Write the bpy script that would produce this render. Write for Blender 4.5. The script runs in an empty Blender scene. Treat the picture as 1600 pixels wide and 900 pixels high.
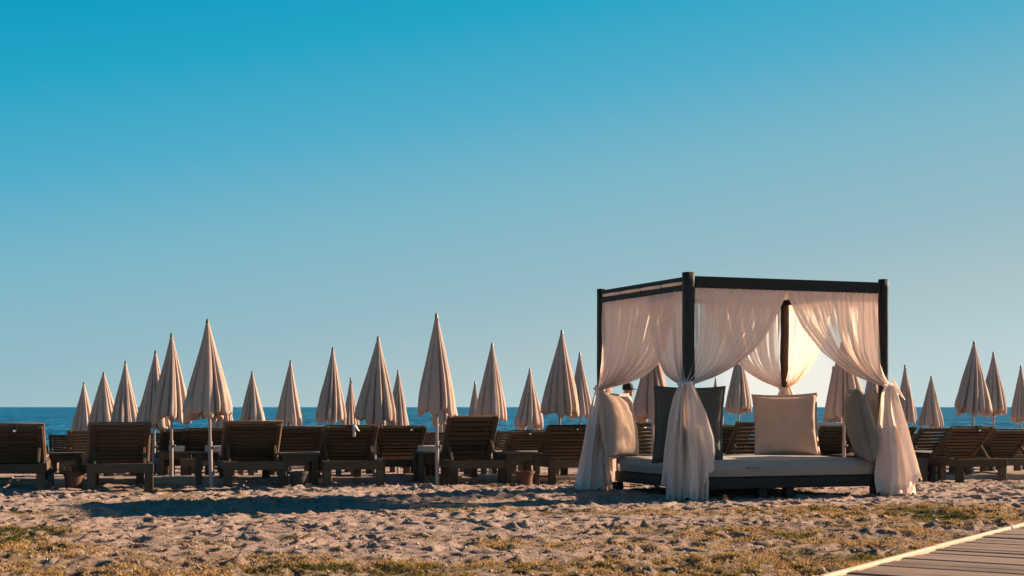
import bpy, bmesh, math, random
import numpy as np
from mathutils import Vector, Matrix

S = bpy.context.scene
COL = S.collection
R = math.radians

# ------------------------------------------------------------------ camera, sky, sun, exposure
EYE = 0.9
FPX = 2317.0            # focal length in pixels of the 1600 px wide photograph
cam_d = bpy.data.cameras.new("camera")
cam = bpy.data.objects.new("camera", cam_d)
COL.objects.link(cam)
cam.location = (0, 0, EYE)
cam.rotation_euler = (R(90), 0, 0)
cam_d.sensor_width = 36
cam_d.lens = 36 * FPX / 1600
cam_d.shift_y = 186 / 1600
cam_d.clip_end = 60000
cam_d.dof.use_dof = True
cam_d.dof.focus_distance = 15.2
cam_d.dof.aperture_fstop = 5.0
S.camera = cam

SUN_AZ = math.atan2(5.15, 2.4)        # clockwise from +Y
SUN_EL = R(21)
w = bpy.data.worlds.new("World")
S.world = w
w.use_nodes = True
wn, wl = w.node_tree.nodes, w.node_tree.links
wn.clear()
out = wn.new("ShaderNodeOutputWorld")
bg = wn.new("ShaderNodeBackground")
wl.new(bg.outputs[0], out.inputs[0])
sky = wn.new("ShaderNodeTexSky")
sky.sky_type = 'NISHITA'
sky.sun_disc = False
sky.sun_elevation = SUN_EL
sky.sun_rotation = SUN_AZ
sky.air_density = 1.3
sky.ozone_density = 3.0
tc = wn.new("ShaderNodeTexCoord")
sep = wn.new("ShaderNodeSeparateXYZ")
wl.new(tc.outputs["Generated"], sep.inputs[0])
def wmath(op, a, b=None, c=None):
    n = wn.new("ShaderNodeMath"); n.operation = op
    for i, v in enumerate((a, b, c)):
        if v is None: continue
        if isinstance(v, (int, float)): n.inputs[i].default_value = v
        else: wl.new(v, n.inputs[i])
    return n.outputs[0]
xc = wmath('MAXIMUM', wmath('MINIMUM', sep.outputs[0], 0.5), -0.5)
q = wmath('SUBTRACT', sep.outputs[2], wmath('MULTIPLY', xc, 0.165))
q = wmath('ADD', q, 0.2)
ramp = wn.new("ShaderNodeValToRGB")
wl.new(q, ramp.inputs[0])
def srgb(r, g, b):
    f = lambda c: (c/255/12.92) if c/255 <= 0.04045 else ((c/255+0.055)/1.055)**2.4
    return (f(r), f(g), f(b), 1)
EXPO = 1.35
stops = [(0.12, srgb(200, 217, 215)), (0.178, srgb(187, 208, 212)), (0.236, srgb(167, 193, 199)), (0.275, srgb(149, 186, 197)), (0.34, srgb(124, 181, 200)), (0.40, srgb(80, 172, 201)),
         (0.46, srgb(34, 163, 198)), (0.515, srgb(0, 154, 190)), (0.62, srgb(0, 118, 160)), (0.8, srgb(0, 75, 115)), (1.0, srgb(0, 50, 88))]
while len(ramp.color_ramp.elements) < len(stops): ramp.color_ramp.elements.new(0.5)
for e, (p, c) in zip(ramp.color_ramp.elements, stops):
    e.position = p; e.color = c
# soft bright patch low over the sea, seen through the gazebo
gdir = Vector((425/FPX, 1, 40/FPX)).normalized()
dotn = wn.new("ShaderNodeVectorMath"); dotn.operation = 'DOT_PRODUCT'
wl.new(tc.outputs["Generated"], dotn.inputs[0]); dotn.inputs[1].default_value = gdir
dev = wmath('SUBTRACT', 1.0, dotn.outputs["Value"])
g1_ = wmath('MULTIPLY', dev, 2.0/(R(2.7)**2))
gl = wmath('POWER', 2.718, wmath('MULTIPLY', wmath('MULTIPLY', g1_, g1_), -1.0))
mixg = wn.new("ShaderNodeMix"); mixg.data_type = 'RGBA'
wl.new(wmath('MINIMUM', gl, 0.9), mixg.inputs[0])
wl.new(ramp.outputs[0], mixg.inputs[6]); mixg.inputs[7].default_value = srgb(250, 243, 232)
# real sky carries a share of the light
nsc = wn.new("ShaderNodeMix"); nsc.data_type = 'RGBA'; nsc.blend_type = 'ADD'
nsc.inputs[0].default_value = 1.0
ntint = wn.new("ShaderNodeMix"); ntint.data_type = 'RGBA'; ntint.blend_type = 'MULTIPLY'; ntint.inputs[0].default_value = 1.0
wl.new(sky.outputs[0], ntint.inputs[6]); ntint.inputs[7].default_value = (0.0012, 0.0014, 0.0015, 1)
wl.new(mixg.outputs[2], nsc.inputs[6]); wl.new(ntint.outputs[2], nsc.inputs[7])
wl.new(nsc.outputs[2], bg.inputs[0])
bg.inputs[1].default_value = 2**-EXPO

sd = bpy.data.lights.new("sun", 'SUN')
sun = bpy.data.objects.new("sun", sd)
COL.objects.link(sun)
sd.energy = 5.0
sd.color = (1.0, 0.70, 0.46)
sd.angle = R(0.6)
sv = Vector((math.sin(SUN_AZ)*math.cos(SUN_EL), math.cos(SUN_AZ)*math.cos(SUN_EL), math.sin(SUN_EL)))
sun.rotation_euler = sv.to_track_quat('Z', 'Y').to_euler()

S.view_settings.view_transform = 'Standard'
S.view_settings.look = 'None'
S.view_settings.exposure = EXPO
S.view_settings.gamma = 1
S.cycles.max_bounces = 8
S.cycles.transparent_max_bounces = 16

# ------------------------------------------------------------------ helpers
def at(px, Y):
    """world X of a photo column at distance Y"""
    return (px - 800) / FPX * Y
def zat(py, Y):
    return EYE + (636 - py) / FPX * Y

def new_obj(name, me, mat=None, parent=None, loc=(0, 0, 0), rot=(0, 0, 0), smooth=False):
    o = bpy.data.objects.new(name, me)
    COL.objects.link(o)
    if mat is not None and me is not None:
        if not me.materials: me.materials.append(mat)
    o.location = loc; o.rotation_euler = rot
    if parent: o.parent = parent
    if smooth:
        me.polygons.foreach_set("use_smooth", [True]*len(me.polygons))
    return o
def thing(name, label, cat, loc=(0, 0, 0), rz=0, group=None):
    o = new_obj(name, None, loc=loc, rot=(0, 0, rz))
    o.empty_display_size = 0.1
    tag(o, label, cat, group)
    return o
def tag(o, label, cat, group=None):
    o["label"] = label; o["category"] = cat
    if group: o["group"] = group
    return o
def mesh(name, verts, faces):
    me = bpy.data.meshes.new(name)
    me.from_pydata([tuple(v) for v in verts], [], faces)
    me.update()
    return me
def box_bm(bm, x0, x1, y0, y1, z0, z1, M=None):
    vs = [bm.verts.new(v) for v in ((x0,y0,z0),(x1,y0,z0),(x1,y1,z0),(x0,y1,z0),(x0,y0,z1),(x1,y0,z1),(x1,y1,z1),(x0,y1,z1))]
    for f in ((3,2,1,0),(4,5,6,7),(0,1,5,4),(1,2,6,5),(2,3,7,6),(3,0,4,7)):
        bm.faces.new([vs[i] for i in f])
    if M is not None: bmesh.ops.transform(bm, matrix=M, verts=vs)
    return vs
def fin(bm, name, bev=0.0, seg=1):
    if bev:
        bmesh.ops.bevel(bm, geom=bm.edges[:], offset=bev, segments=seg, affect='EDGES', clamp_overlap=True)
    me = bpy.data.meshes.new(name); bm.to_mesh(me); bm.free(); me.update()
    return me
def box_me(name, x0, x1, y0, y1, z0, z1, bev=0.004, seg=1, M=None):
    bm = bmesh.new(); box_bm(bm, x0, x1, y0, y1, z0, z1, M)
    return fin(bm, name, bev, seg)
def lathe_me(name, prof, n=24, cap=True):
    vs, fs = [], []
    for r, z in prof:
        for i in range(n):
            a = 2*math.pi*i/n
            vs.append((r*math.cos(a), r*math.sin(a), z))
    for j in range(len(prof)-1):
        for i in range(n):
            k = (i+1) % n
            fs.append((j*n+i, j*n+k, (j+1)*n+k, (j+1)*n+i))
    if cap:
        fs.append(tuple(range(n))[::-1]); fs.append(tuple((len(prof)-1)*n+i for i in range(n)))
    return mesh(name, vs, fs)
def grid_me(name, P, closed=False):
    """P: array (nt, ns, 3)"""
    nt, ns = P.shape[:2]
    vs = P.reshape(-1, 3)
    idx = np.arange(nt*ns).reshape(nt, ns)
    a = idx[:-1, :-1]; b = idx[:-1, 1:]; c = idx[1:, 1:]; d = idx[1:, :-1]
    if closed:
        a = idx[:-1]; b = np.roll(idx, -1, 1)[:-1]; c = np.roll(idx, -1, 1)[1:]; d = idx[1:]
    q = np.stack([a, b, c, d], -1).reshape(-1, 4)
    me = bpy.data.meshes.new(name)
    me.vertices.add(len(vs)); me.vertices.foreach_set("co", vs.astype(np.float32).ravel())
    me.loops.add(q.size); me.loops.foreach_set("vertex_index", q.astype(np.int32).ravel())
    me.polygons.add(len(q)); me.polygons.foreach_set("loop_start", np.arange(0, q.size, 4, dtype=np.int32))
    me.polygons.foreach_set("use_smooth", np.ones(len(q), dtype=bool))
    me.update(calc_edges=True); me.validate()
    return me

# numpy value noise
_rng = np.random.RandomState(7)
_T = _rng.rand(256, 256)
def vn(x, y, seed=0):
    x = np.asarray(x, float) + seed*17.37; y = np.asarray(y, float) + seed*31.7
    xi = np.floor(x).astype(int); yi = np.floor(y).astype(int)
    fx = x-xi; fy = y-yi
    fx = fx*fx*fx*(fx*(fx*6-15)+10); fy = fy*fy*fy*(fy*(fy*6-15)+10)
    g = lambda i, j: _T[(i*1) % 256, (j*1) % 256]
    return (g(xi, yi)*(1-fx)+g(xi+1, yi)*fx)*(1-fy)+(g(xi, yi+1)*(1-fx)+g(xi+1, yi+1)*fx)*fy - 0.5
def fbm(x, y, o=3, seed=0):
    s = 0; a = 1
    for i in range(o):
        s = s + a*vn(x*2**i, y*2**i, seed+i*3); a *= 0.5
    return s
# beach profile along Y: flat, easing down towards the sea, then under water
GY = [-100, 16.5, 18, 22, 26, 30, 36, 46, 52, 60, 75, 120]
GZ = [0, 0, -0.03, -0.15, -0.27, -0.37, -0.44, -0.52, -0.75, -1.25, -1.8, -3]
def G(y): return float(np.interp(y, GY, GZ))

# ------------------------------------------------------------------ materials
def nodes(name):
    m = bpy.data.materials.new(name); m.use_nodes = True
    nt = m.node_tree; nt.nodes.clear()
    o = nt.nodes.new("ShaderNodeOutputMaterial")
    return m, nt, o
def N(nt, t, **kw):
    n = nt.nodes.new(t)
    for k, v in kw.items():
        if k in n.inputs: n.inputs[k].default_value = v
        else: setattr(n, k, v)
    return n
def noise(nt, scale, detail=4, rough=0.6, coord="Object", stretch=None):
    t = nt.nodes.new("ShaderNodeTexCoord")
    src = t.outputs[coord]
    if stretch:
        mp = nt.nodes.new("ShaderNodeMapping"); mp.inputs["Scale"].default_value = stretch
        nt.links.new(src, mp.inputs[0]); src = mp.outputs[0]
    n = N(nt, "ShaderNodeTexNoise", Scale=scale, Detail=detail, Roughness=rough)
    nt.links.new(src, n.inputs["Vector"])
    return n.outputs["Fac"]
def cramp(nt, fac, stops):
    r = nt.nodes.new("ShaderNodeValToRGB"); nt.links.new(fac, r.inputs[0])
    while len(r.color_ramp.elements) < len(stops): r.color_ramp.elements.new(0.5)
    for e, (p, c) in zip(r.color_ramp.elements, stops): e.position = p; e.color = (*c, 1)
    return r.outputs[0]
def bump(nt, h, strength, dist):
    b = N(nt, "ShaderNodeBump", Strength=strength, Distance=dist); nt.links.new(h, b.inputs["Height"])
    return b.outputs[0]

def wood(name, c0, c1, stretch=(3, 30, 30), rough=0.75, randomise=0.25):
    m, nt, o = nodes(name)
    p = N(nt, "ShaderNodeBsdfPrincipled", Roughness=rough); p.inputs["Specular IOR Level"].default_value = 0.25
    f = noise(nt, 2.2, 6, 0.65, stretch=stretch)
    f2 = noise(nt, 5.0, 3, 0.6)
    mx = N(nt, "ShaderNodeMath", operation='MULTIPLY_ADD'); nt.links.new(f2, mx.inputs[0]); mx.inputs[1].default_value = 0.45
    oi = nt.nodes.new("ShaderNodeObjectInfo")
    rr = N(nt, "ShaderNodeMath", operation='MULTIPLY_ADD'); nt.links.new(oi.outputs["Random"], rr.inputs[0])
    rr.inputs[1].default_value = randomise; nt.links.new(f, rr.inputs[2]); nt.links.new(rr.outputs[0], mx.inputs[2])
    c = cramp(nt, mx.outputs[0], [(0.35, c0), (1.1 if False else 1.0, c1)])
    nt.links.new(c, p.inputs["Base Color"]); nt.links.new(bump(nt, f, 0.5, 0.004), p.inputs["Normal"])
    nt.links.new(p.outputs[0], o.inputs[0])
    return m
def cloth(name, col, col2, transl=0.3, transp=0.0, weave=900, rough=0.9, tcol=None):
    m, nt, o = nodes(name)
    f = noise(nt, 6, 4, 0.6)
    c = cramp(nt, f, [(0.3, col), (0.7, col2)])
    nrm = bump(nt, noise(nt, weave, 2, 0.5), 0.15, 0.001)
    d = N(nt, "ShaderNodeBsdfPrincipled", Roughness=rough); d.inputs["Specular IOR Level"].default_value = 0.1
    d.inputs["Sheen Weight"].default_value = 0.15
    nt.links.new(c, d.inputs["Base Color"]); nt.links.new(nrm, d.inputs["Normal"])
    last = d.outputs[0]
    if transl:
        t = N(nt, "ShaderNodeBsdfTranslucent")
        if tcol: t.inputs[0].default_value = (*tcol, 1)
        else: nt.links.new(c, t.inputs[0])
        mx = N(nt, "ShaderNodeMixShader"); mx.inputs[0].default_value = transl
        nt.links.new(last, mx.inputs[1]); nt.links.new(t.outputs[0], mx.inputs[2]); last = mx.outputs[0]
    if transp:
        t = N(nt, "ShaderNodeBsdfTransparent"); t.inputs[0].default_value = (1, 0.97, 0.93, 1)
        mx = N(nt, "ShaderNodeMixShader")
        # gauze lets less through where it is seen at a slant
        lw = N(nt, "ShaderNodeLayerWeight", Blend=0.35)
        mr = N(nt, "ShaderNodeMapRange"); nt.links.new(lw.outputs["Facing"], mr.inputs[0])
        mr.inputs[3].default_value = transp; mr.inputs[4].default_value = transp*0.1
        tha = N(nt, "ShaderNodeAttribute", attribute_name="thin")
        tm = N(nt, "ShaderNodeMath", operation='MULTIPLY_ADD'); nt.links.new(tha.outputs["Fac"], tm.inputs[0]); tm.inputs[1].default_value = 0.5; nt.links.new(mr.outputs[0], tm.inputs[2])
        nt.links.new(tm.outputs[0], mx.inputs[0])
        nt.links.new(last, mx.inputs[1]); nt.links.new(t.outputs[0], mx.inputs[2]); last = mx.outputs[0]
    nt.links.new(last, o.inputs[0])
    return m
def plain(name, c, rough=0.5, metal=0.0, var=0.15):
    m, nt, o = nodes(name)
    p = N(nt, "ShaderNodeBsdfPrincipled", Roughness=rough, Metallic=metal)
    f = noise(nt, 12, 4, 0.6)
    nt.links.new(cramp(nt, f, [(0.3, tuple(x*(1-var) for x in c)), (0.7, tuple(min(1, x*(1+var)) for x in c))]), p.inputs["Base Color"])
    nt.links.new(p.outputs[0], o.inputs[0])
    return m

M = {}
M['lounger'] = wood('weathered_wood', (0.011, 0.009, 0.0068), (0.105, 0.078, 0.054), randomise=0.5)
M['dark_frame'] = wood('dark_stained_wood', (0.008, 0.009, 0.010), (0.028, 0.027, 0.026), rough=0.6)
M['old_post'] = wood('rough_brown_wood', (0.02, 0.013, 0.009), (0.07, 0.045, 0.03), rough=0.8)
M['deck'] = wood('deck_wood', (0.045, 0.033, 0.028), (0.26, 0.19, 0.155), stretch=(2, 40, 40), randomise=0.7)
M['pale_board'] = wood('pale_board', (0.34, 0.255, 0.19), (0.62, 0.47, 0.36), stretch=(2, 30, 30))
M['kerb'] = wood('grey_board', (0.16, 0.13, 0.11), (0.36, 0.29, 0.24), stretch=(2, 30, 30))
M['canopy'] = cloth('umbrella_canvas', (0.55, 0.45, 0.395), (0.66, 0.545, 0.485), transl=0.28, tcol=(0.80, 0.50, 0.28))
M['sheer'] = cloth('sheer_curtain', (0.90, 0.82, 0.80), (0.94, 0.87, 0.85), transl=0.55, transp=0.11, tcol=(0.97, 0.83, 0.75))
M['sheer_tail'] = cloth('sheer_curtain_gathered', (0.84, 0.78, 0.77), (0.90, 0.85, 0.83), transl=0.40, transp=0.06, tcol=(0.90, 0.78, 0.70))
M['roof'] = cloth('roof_canvas', (0.74, 0.66, 0.60), (0.80, 0.72, 0.66), transl=0.5)
M['grey_linen'] = cloth('grey_linen', (0.19, 0.175, 0.15), (0.24, 0.22, 0.19), transl=0)
M['dark_linen'] = cloth('dark_linen', (0.085, 0.085, 0.075), (0.11, 0.11, 0.095), transl=0)
M['tan_linen'] = cloth('tan_linen', (0.47, 0.36, 0.30), (0.54, 0.42, 0.355), transl=0)
M['mattress'] = cloth('mattress_cover', (0.29, 0.275, 0.265), (0.35, 0.33, 0.31), transl=0)
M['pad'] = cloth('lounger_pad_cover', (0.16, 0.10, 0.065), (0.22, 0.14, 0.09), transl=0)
M['towel'] = cloth('towel', (0.50, 0.46, 0.43), (0.62, 0.57, 0.53), transl=0)
M['pole'] = plain('pole_enamel', (0.36, 0.29, 0.27), 0.35, 0.2)
M['pole_grey'] = plain('pole_sleeve_enamel', (0.32, 0.27, 0.27), 0.45, 0.2)
M['finial'] = plain('finial_plastic', (0.12, 0.12, 0.12), 0.4)
M['black'] = plain('black_plastic', (0.012, 0.012, 0.013), 0.45)
M['rubber'] = plain('wheel_rubber', (0.02, 0.018, 0.02), 0.7)
M['terracotta'] = plain('terracotta', (0.12, 0.055, 0.035), 0.85)
M['darkpot'] = plain('dark_pot_plastic', (0.02, 0.019, 0.02), 0.6)
M['skin'] = plain('skin', (0.45, 0.24, 0.15), 0.55)
M['shirt'] = plain('dark_shirt', (0.03, 0.035, 0.05), 0.9)
M['cap'] = plain('cap_cloth', (0.012, 0.014, 0.016), 0.85)
M['white'] = plain('white_print', (0.75, 0.75, 0.73), 0.6, var=0.02)
M['stone'] = plain('pale_stone', (0.5, 0.43, 0.37), 0.9)
M['debris'] = plain('dark_debris', (0.09, 0.06, 0.04), 0.95, var=0.5)
M['dry'] = plain('dry_stem', (0.35, 0.2, 0.11), 0.9)

# sand
m, nt, o = nodes('beach_sand'); M['sand'] = m
p = N(nt, "ShaderNodeBsdfPrincipled", Roughness=0.95); p.inputs["Specular IOR Level"].default_value = 0.15
c = cramp(nt, noise(nt, 2.2, 8, 0.7), [(0.3, (0.42, 0.33, 0.30)), (0.7, (0.62, 0.50, 0.455))])
c2 = cramp(nt, noise(nt, 60, 3, 0.7), [(0.30, (0.62, 0.58, 0.54)), (0.62, (1.12, 1.1, 1.08))])
mx = N(nt, "ShaderNodeMix", data_type='RGBA', blend_type='MULTIPLY'); mx.inputs[0].default_value = 1
nt.links.new(c, mx.inputs[6]); nt.links.new(c2, mx.inputs[7])
at_g = N(nt, "ShaderNodeAttribute", attribute_name="turf")
fg = noise(nt, 9, 5, 0.7)
am = N(nt, "ShaderNodeMath", operation='MULTIPLY'); nt.links.new(at_g.outputs["Fac"], am.inputs[0])
mr = N(nt, "ShaderNodeMapRange"); nt.links.new(fg, mr.inputs[0]); mr.inputs[1].default_value = 0.4; mr.inputs[2].default_value = 0.6
nt.links.new(mr.outputs[0], am.inputs[1])
cg = cramp(nt, noise(nt, 25, 4, 0.7), [(0.35, (0.13, 0.095, 0.035)), (0.65, (0.34, 0.22, 0.09))])
mg = N(nt, "ShaderNodeMix", data_type='RGBA'); nt.links.new(am.outputs[0], mg.inputs[0])
nt.links.new(mx.outputs[2], mg.inputs[6]); nt.links.new(cg, mg.inputs[7])
nt.links.new(mg.outputs[2], p.inputs["Base Color"])
nt.links.new(bump(nt, noise(nt, 34, 10, 0.85), 1.0, 0.045), p.inputs["Normal"])
nt.links.new(p.outputs[0], o.inputs[0])

# sea
m, nt, o = nodes('sea_water'); M['sea'] = m
p = N(nt, "ShaderNodeBsdfPrincipled", Roughness=0.35)
p.inputs["IOR"].default_value = 1.12
f = noise(nt, 1.0, 5, 0.6, stretch=(0.9, 0.10, 1))
f2 = noise(nt, 1.0, 5, 0.7, stretch=(2.6, 0.5, 1))
fb = noise(nt, 1.0, 5, 0.65, stretch=(0.12, 0.02, 1))
ad = N(nt, "ShaderNodeMath", operation='MULTIPLY_ADD'); nt.links.new(f2, ad.inputs[0]); ad.inputs[1].default_value = 0.5; nt.links.new(f, ad.inputs[2])
mc = N(nt, "ShaderNodeMath", operation='MULTIPLY_ADD'); nt.links.new(fb, mc.inputs[0]); mc.inputs[1].default_value = 0.5; nt.links.new(f, mc.inputs[2])
nt.links.new(cramp(nt, mc.outputs[0], [(0.62, (0.000, 0.030, 0.11)), (0.75, (0.003, 0.10, 0.25)), (0.9, (0.03, 0.27, 0.46))]), p.inputs["Base Color"])
nt.links.new(bump(nt, ad.outputs[0], 1.0, 1.2), p.inputs["Normal"])
nt.links.new(p.outputs[0], o.inputs[0])

# grass
m, nt, o = nodes('dry_grass'); M['grass'] = m
p = N(nt, "ShaderNodeBsdfPrincipled", Roughness=0.8); p.inputs["Specular IOR Level"].default_value = 0.15
ag = N(nt, "ShaderNodeAttribute", attribute_name="tint")
nt.links.new(cramp(nt, ag.outputs["Fac"], [(0.0, (0.035, 0.06, 0.012)), (0.35, (0.16, 0.135, 0.03)), (0.7, (0.42, 0.27, 0.10)), (1.0, (0.60, 0.40, 0.22))]), p.inputs["Base Color"])
tl = N(nt, "ShaderNodeBsdfTranslucent"); nt.links.new(p.inputs["Base Color"].links[0].from_socket, tl.inputs[0])
ms = N(nt, "ShaderNodeMixShader"); ms.inputs[0].default_value = 0.3
nt.links.new(p.outputs[0], ms.inputs[1]); nt.links.new(tl.outputs[0], ms.inputs[2])
nt.links.new(ms.outputs[0], o.inputs[0])

# ------------------------------------------------------------------ the setting: beach and sea
def turf_density(x, y):
    """0..1, where the dry turf has taken hold"""
    n = fbm(x*0.55, y*0.8, 4, 11)
    near = np.clip((9.3 - y)/1.2, 0, 1)*0.66
    right = np.exp(-((x-2.6-(y-10.5)*0.4)/2.3)**2)*np.clip((13.6-y)/1.5, 0, 1)*0.62
    left = np.exp(-((x+4.2)/1.1)**2)*np.clip((13.4-y)/1.5, 0, 1)*0.45
    strip = np.exp(-((y-12.6-0.05*x)/0.5)**2)*0.28
    sparse = np.clip(vn(x*2.3, y*2.3, 90)*2-0.12, 0, 1)*0.6*np.clip((13.8-y)/1.0, 0, 1)
    return np.clip((n*1.1 + near + right + left + strip - 0.06)*1.6 + sparse, 0, 1)
GSX = 0.021
fine_x = np.arange(-7.6, 7.61, GSX)
xs = np.concatenate([-np.geomspace(7.66, 400, 34)[::-1], fine_x, np.geomspace(7.66, 400, 34)])
ys = np.concatenate([[-60, -20, -5, 2, 5, 6, 6.6], np.arange(7.0, 18.6, GSX), np.arange(18.6, 32, 0.1), np.geomspace(32.2, 120, 45)])
XX, YY = np.meshgrid(xs, ys)
ZZ = np.interp(YY, GY, GZ)
lump = fbm(XX*1.8, YY*1.8, 2, 1)*0.020
wx = vn(XX*3, YY*3, 31)*0.35; wy = vn(XX*3, YY*3, 33)*0.35
ridge = ((0.25-np.abs(vn((XX+wx)*6.0, (YY+wy)*6.0, 21)))*0.050 + (0.25-np.abs(vn((XX+wx)*12.5, (YY+wy)*12.5, 23)))*0.026
         + (0.25-np.abs(vn(XX*23, YY*23, 24)))*0.010)
patch = np.clip(vn(XX*0.7, YY*0.9, 71)*2.0+0.95, 0.45, 1.25)
ridge = ridge*patch
fade = np.clip((200-np.abs(XX))/190, 0, 1)
far = np.clip((40-YY)/20, 0.25, 1)
ZZ = ZZ + (lump+ridge)*fade*far
# trodden pits with a pushed-up rim
rg = np.random.RandomState(3)
x0i = 34; y0i = int(np.searchsorted(ys, 7.0))
nfy = int((18.6-7.0)/GSX)
for k in range(4500):
    cx = rg.uniform(-7.4, 7.4); cy = rg.uniform(7.1, 18.4)
    if abs(cx) > cy*0.42: continue
    a = rg.uniform(0, math.pi); rl = rg.uniform(0.06, 0.14); rw = rl*rg.uniform(0.4, 0.65); dp = rg.uniform(0.012, 0.04)
    i0 = x0i+int((cx+7.6-0.3)/GSX); i1 = i0+29; j0 = y0i+int((cy-7.0-0.3)/GSX); j1 = j0+29
    i0 = max(i0, x0i); i1 = min(i1, x0i+len(fine_x)); j0 = max(j0, y0i); j1 = min(j1, y0i+nfy)
    if i1 <= i0 or j1 <= j0: continue
    sx = XX[j0:j1, i0:i1]-cx; sy = YY[j0:j1, i0:i1]-cy
    u_ = (sx*math.cos(a)+sy*math.sin(a))/rl; v_ = (-sx*math.sin(a)+sy*math.cos(a))/rw
    r2 = u_**2+v_**2
    ZZ[j0:j1, i0:i1] += -dp*np.exp(-r2**1.4*1.2) + dp*0.4*np.exp(-(np.sqrt(r2)-1.35)**2*6)
me = grid_me('beach', np.stack([XX, YY, ZZ], -1))
ta = me.attributes.new("turf", 'FLOAT', 'POINT'); ta.data.foreach_set("value", turf_density(XX, YY).astype(np.float32).ravel())
beach = new_obj('beach', me, M['sand']); beach["kind"] = "structure"
def ground(x, y):
    j = min(max(np.searchsorted(ys, y), 1), len(ys)-1); i = min(max(np.searchsorted(xs, x), 1), len(xs)-1)
    return float(ZZ[j, i])

sea_ys = np.concatenate([np.geomspace(46, 400, 160), np.geomspace(410, 40000, 60)])
sea_xs = np.concatenate([-np.geomspace(60, 40000, 25)[::-1], np.arange(-58, 58.1, 0.8), np.geomspace(60, 40000, 25)])
SX, SY = np.meshgrid(sea_xs, sea_ys)
SZ = -0.92 + (vn(SX*0.12, SY*0.5, 40)*0.16+vn(SX*0.3, SY*1.1, 41)*0.08)*np.clip((400-SY)/300, 0, 1)*np.clip((SY-44)/10, 0, 1)
sea = new_obj('sea', grid_me('sea', np.stack([SX, SY, SZ], -1)), M['sea']); sea["kind"] = "structure"

# ------------------------------------------------------------------ dry grass (uncountable)
rg = np.random.RandomState(5)
def blades(n, region, hmin, hmax, name, tint_bias=0.0, wid=0.0028):
    X = rg.uniform(region[0], region[1], n); Y = rg.uniform(region[2], region[3], n)
    keep = (np.abs(X) < Y*0.37+0.3)
    dens = turf_density(X, Y)
    clump = np.clip(vn(X*3.5, Y*3.5, 60)*1.8+vn(X*11, Y*11, 61)*2.4+0.4, 0.02, 1)
    keep &= rg.rand(n) < dens*clump
    # leave the boardwalk clear
    ex = 1.507 + (Y-7.2)*(2.08/3.24)
    keep &= X < ex-0.04
    X, Y, dens = X[keep], Y[keep], dens[keep]
    n = len(X)
    iy = np.clip(np.searchsorted(ys, Y), 1, len(ys)-1); ix = np.clip(np.searchsorted(xs, X), 1, len(xs)-1)
    Z = ZZ[iy, ix]-0.004
    h = rg.uniform(hmin, hmax, n)*(0.5+0.6*dens); a = rg.uniform(0, 6.283, n); lean = rg.uniform(0.2, 1.3, n)*h
    la = rg.uniform(0, 6.283, n); wd = rg.uniform(0.7, 1.6, n)*wid
    dx, dy = np.cos(a)*wd, np.sin(a)*wd
    V = np.empty((n, 4, 3))
    V[:, 0] = np.stack([X-dx, Y-dy, Z], -1); V[:, 1] = np.stack([X+dx, Y+dy, Z], -1)
    mxp = X+np.cos(la)*lean*0.35; myp = Y+np.sin(la)*lean*0.35
    V[:, 2] = np.stack([mxp+dx*0.6, myp+dy*0.6, Z+h*0.7], -1)
    V[:, 3] = np.stack([X+np.cos(la)*lean, Y+np.sin(la)*lean, Z+h], -1)
    me = bpy.data.meshes.new(name)
    me.vertices.add(n*4); me.vertices.foreach_set("co", V.astype(np.float32).ravel())
    b = (np.arange(n)*4)[:, None]
    tri = np.concatenate([b+0, b+1, b+2, b+0, b+2, b+3], 1).astype(np.int32).ravel()
    me.loops.add(len(tri)); me.loops.foreach_set("vertex_index", tri)
    me.polygons.add(n*2); me.polygons.foreach_set("loop_start", np.arange(0, len(tri), 3, dtype=np.int32))
    me.update(calc_edges=True)
    green = np.clip(vn(X*1.3, Y*2.0, 77)*2.6-0.25, 0, 1)
    t = np.clip(0.72 - green*0.75 + rg.uniform(-0.22, 0.28, n)+tint_bias, 0, 1)
    tt = me.attributes.new("tint", 'FLOAT', 'POINT'); tt.data.foreach_set("value", np.repeat(t, 4).astype(np.float32))
    o = new_obj(name, me, M['grass']); o["kind"] = "stuff"
    return o
g1 = blades(900000, (-6, 6, 7.0, 14.2), 0.008, 0.026, 'grass')
tag(g1, 'dry yellow and olive grass growing low in the sand', 'grass'); g1["kind"] = "stuff"

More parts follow.
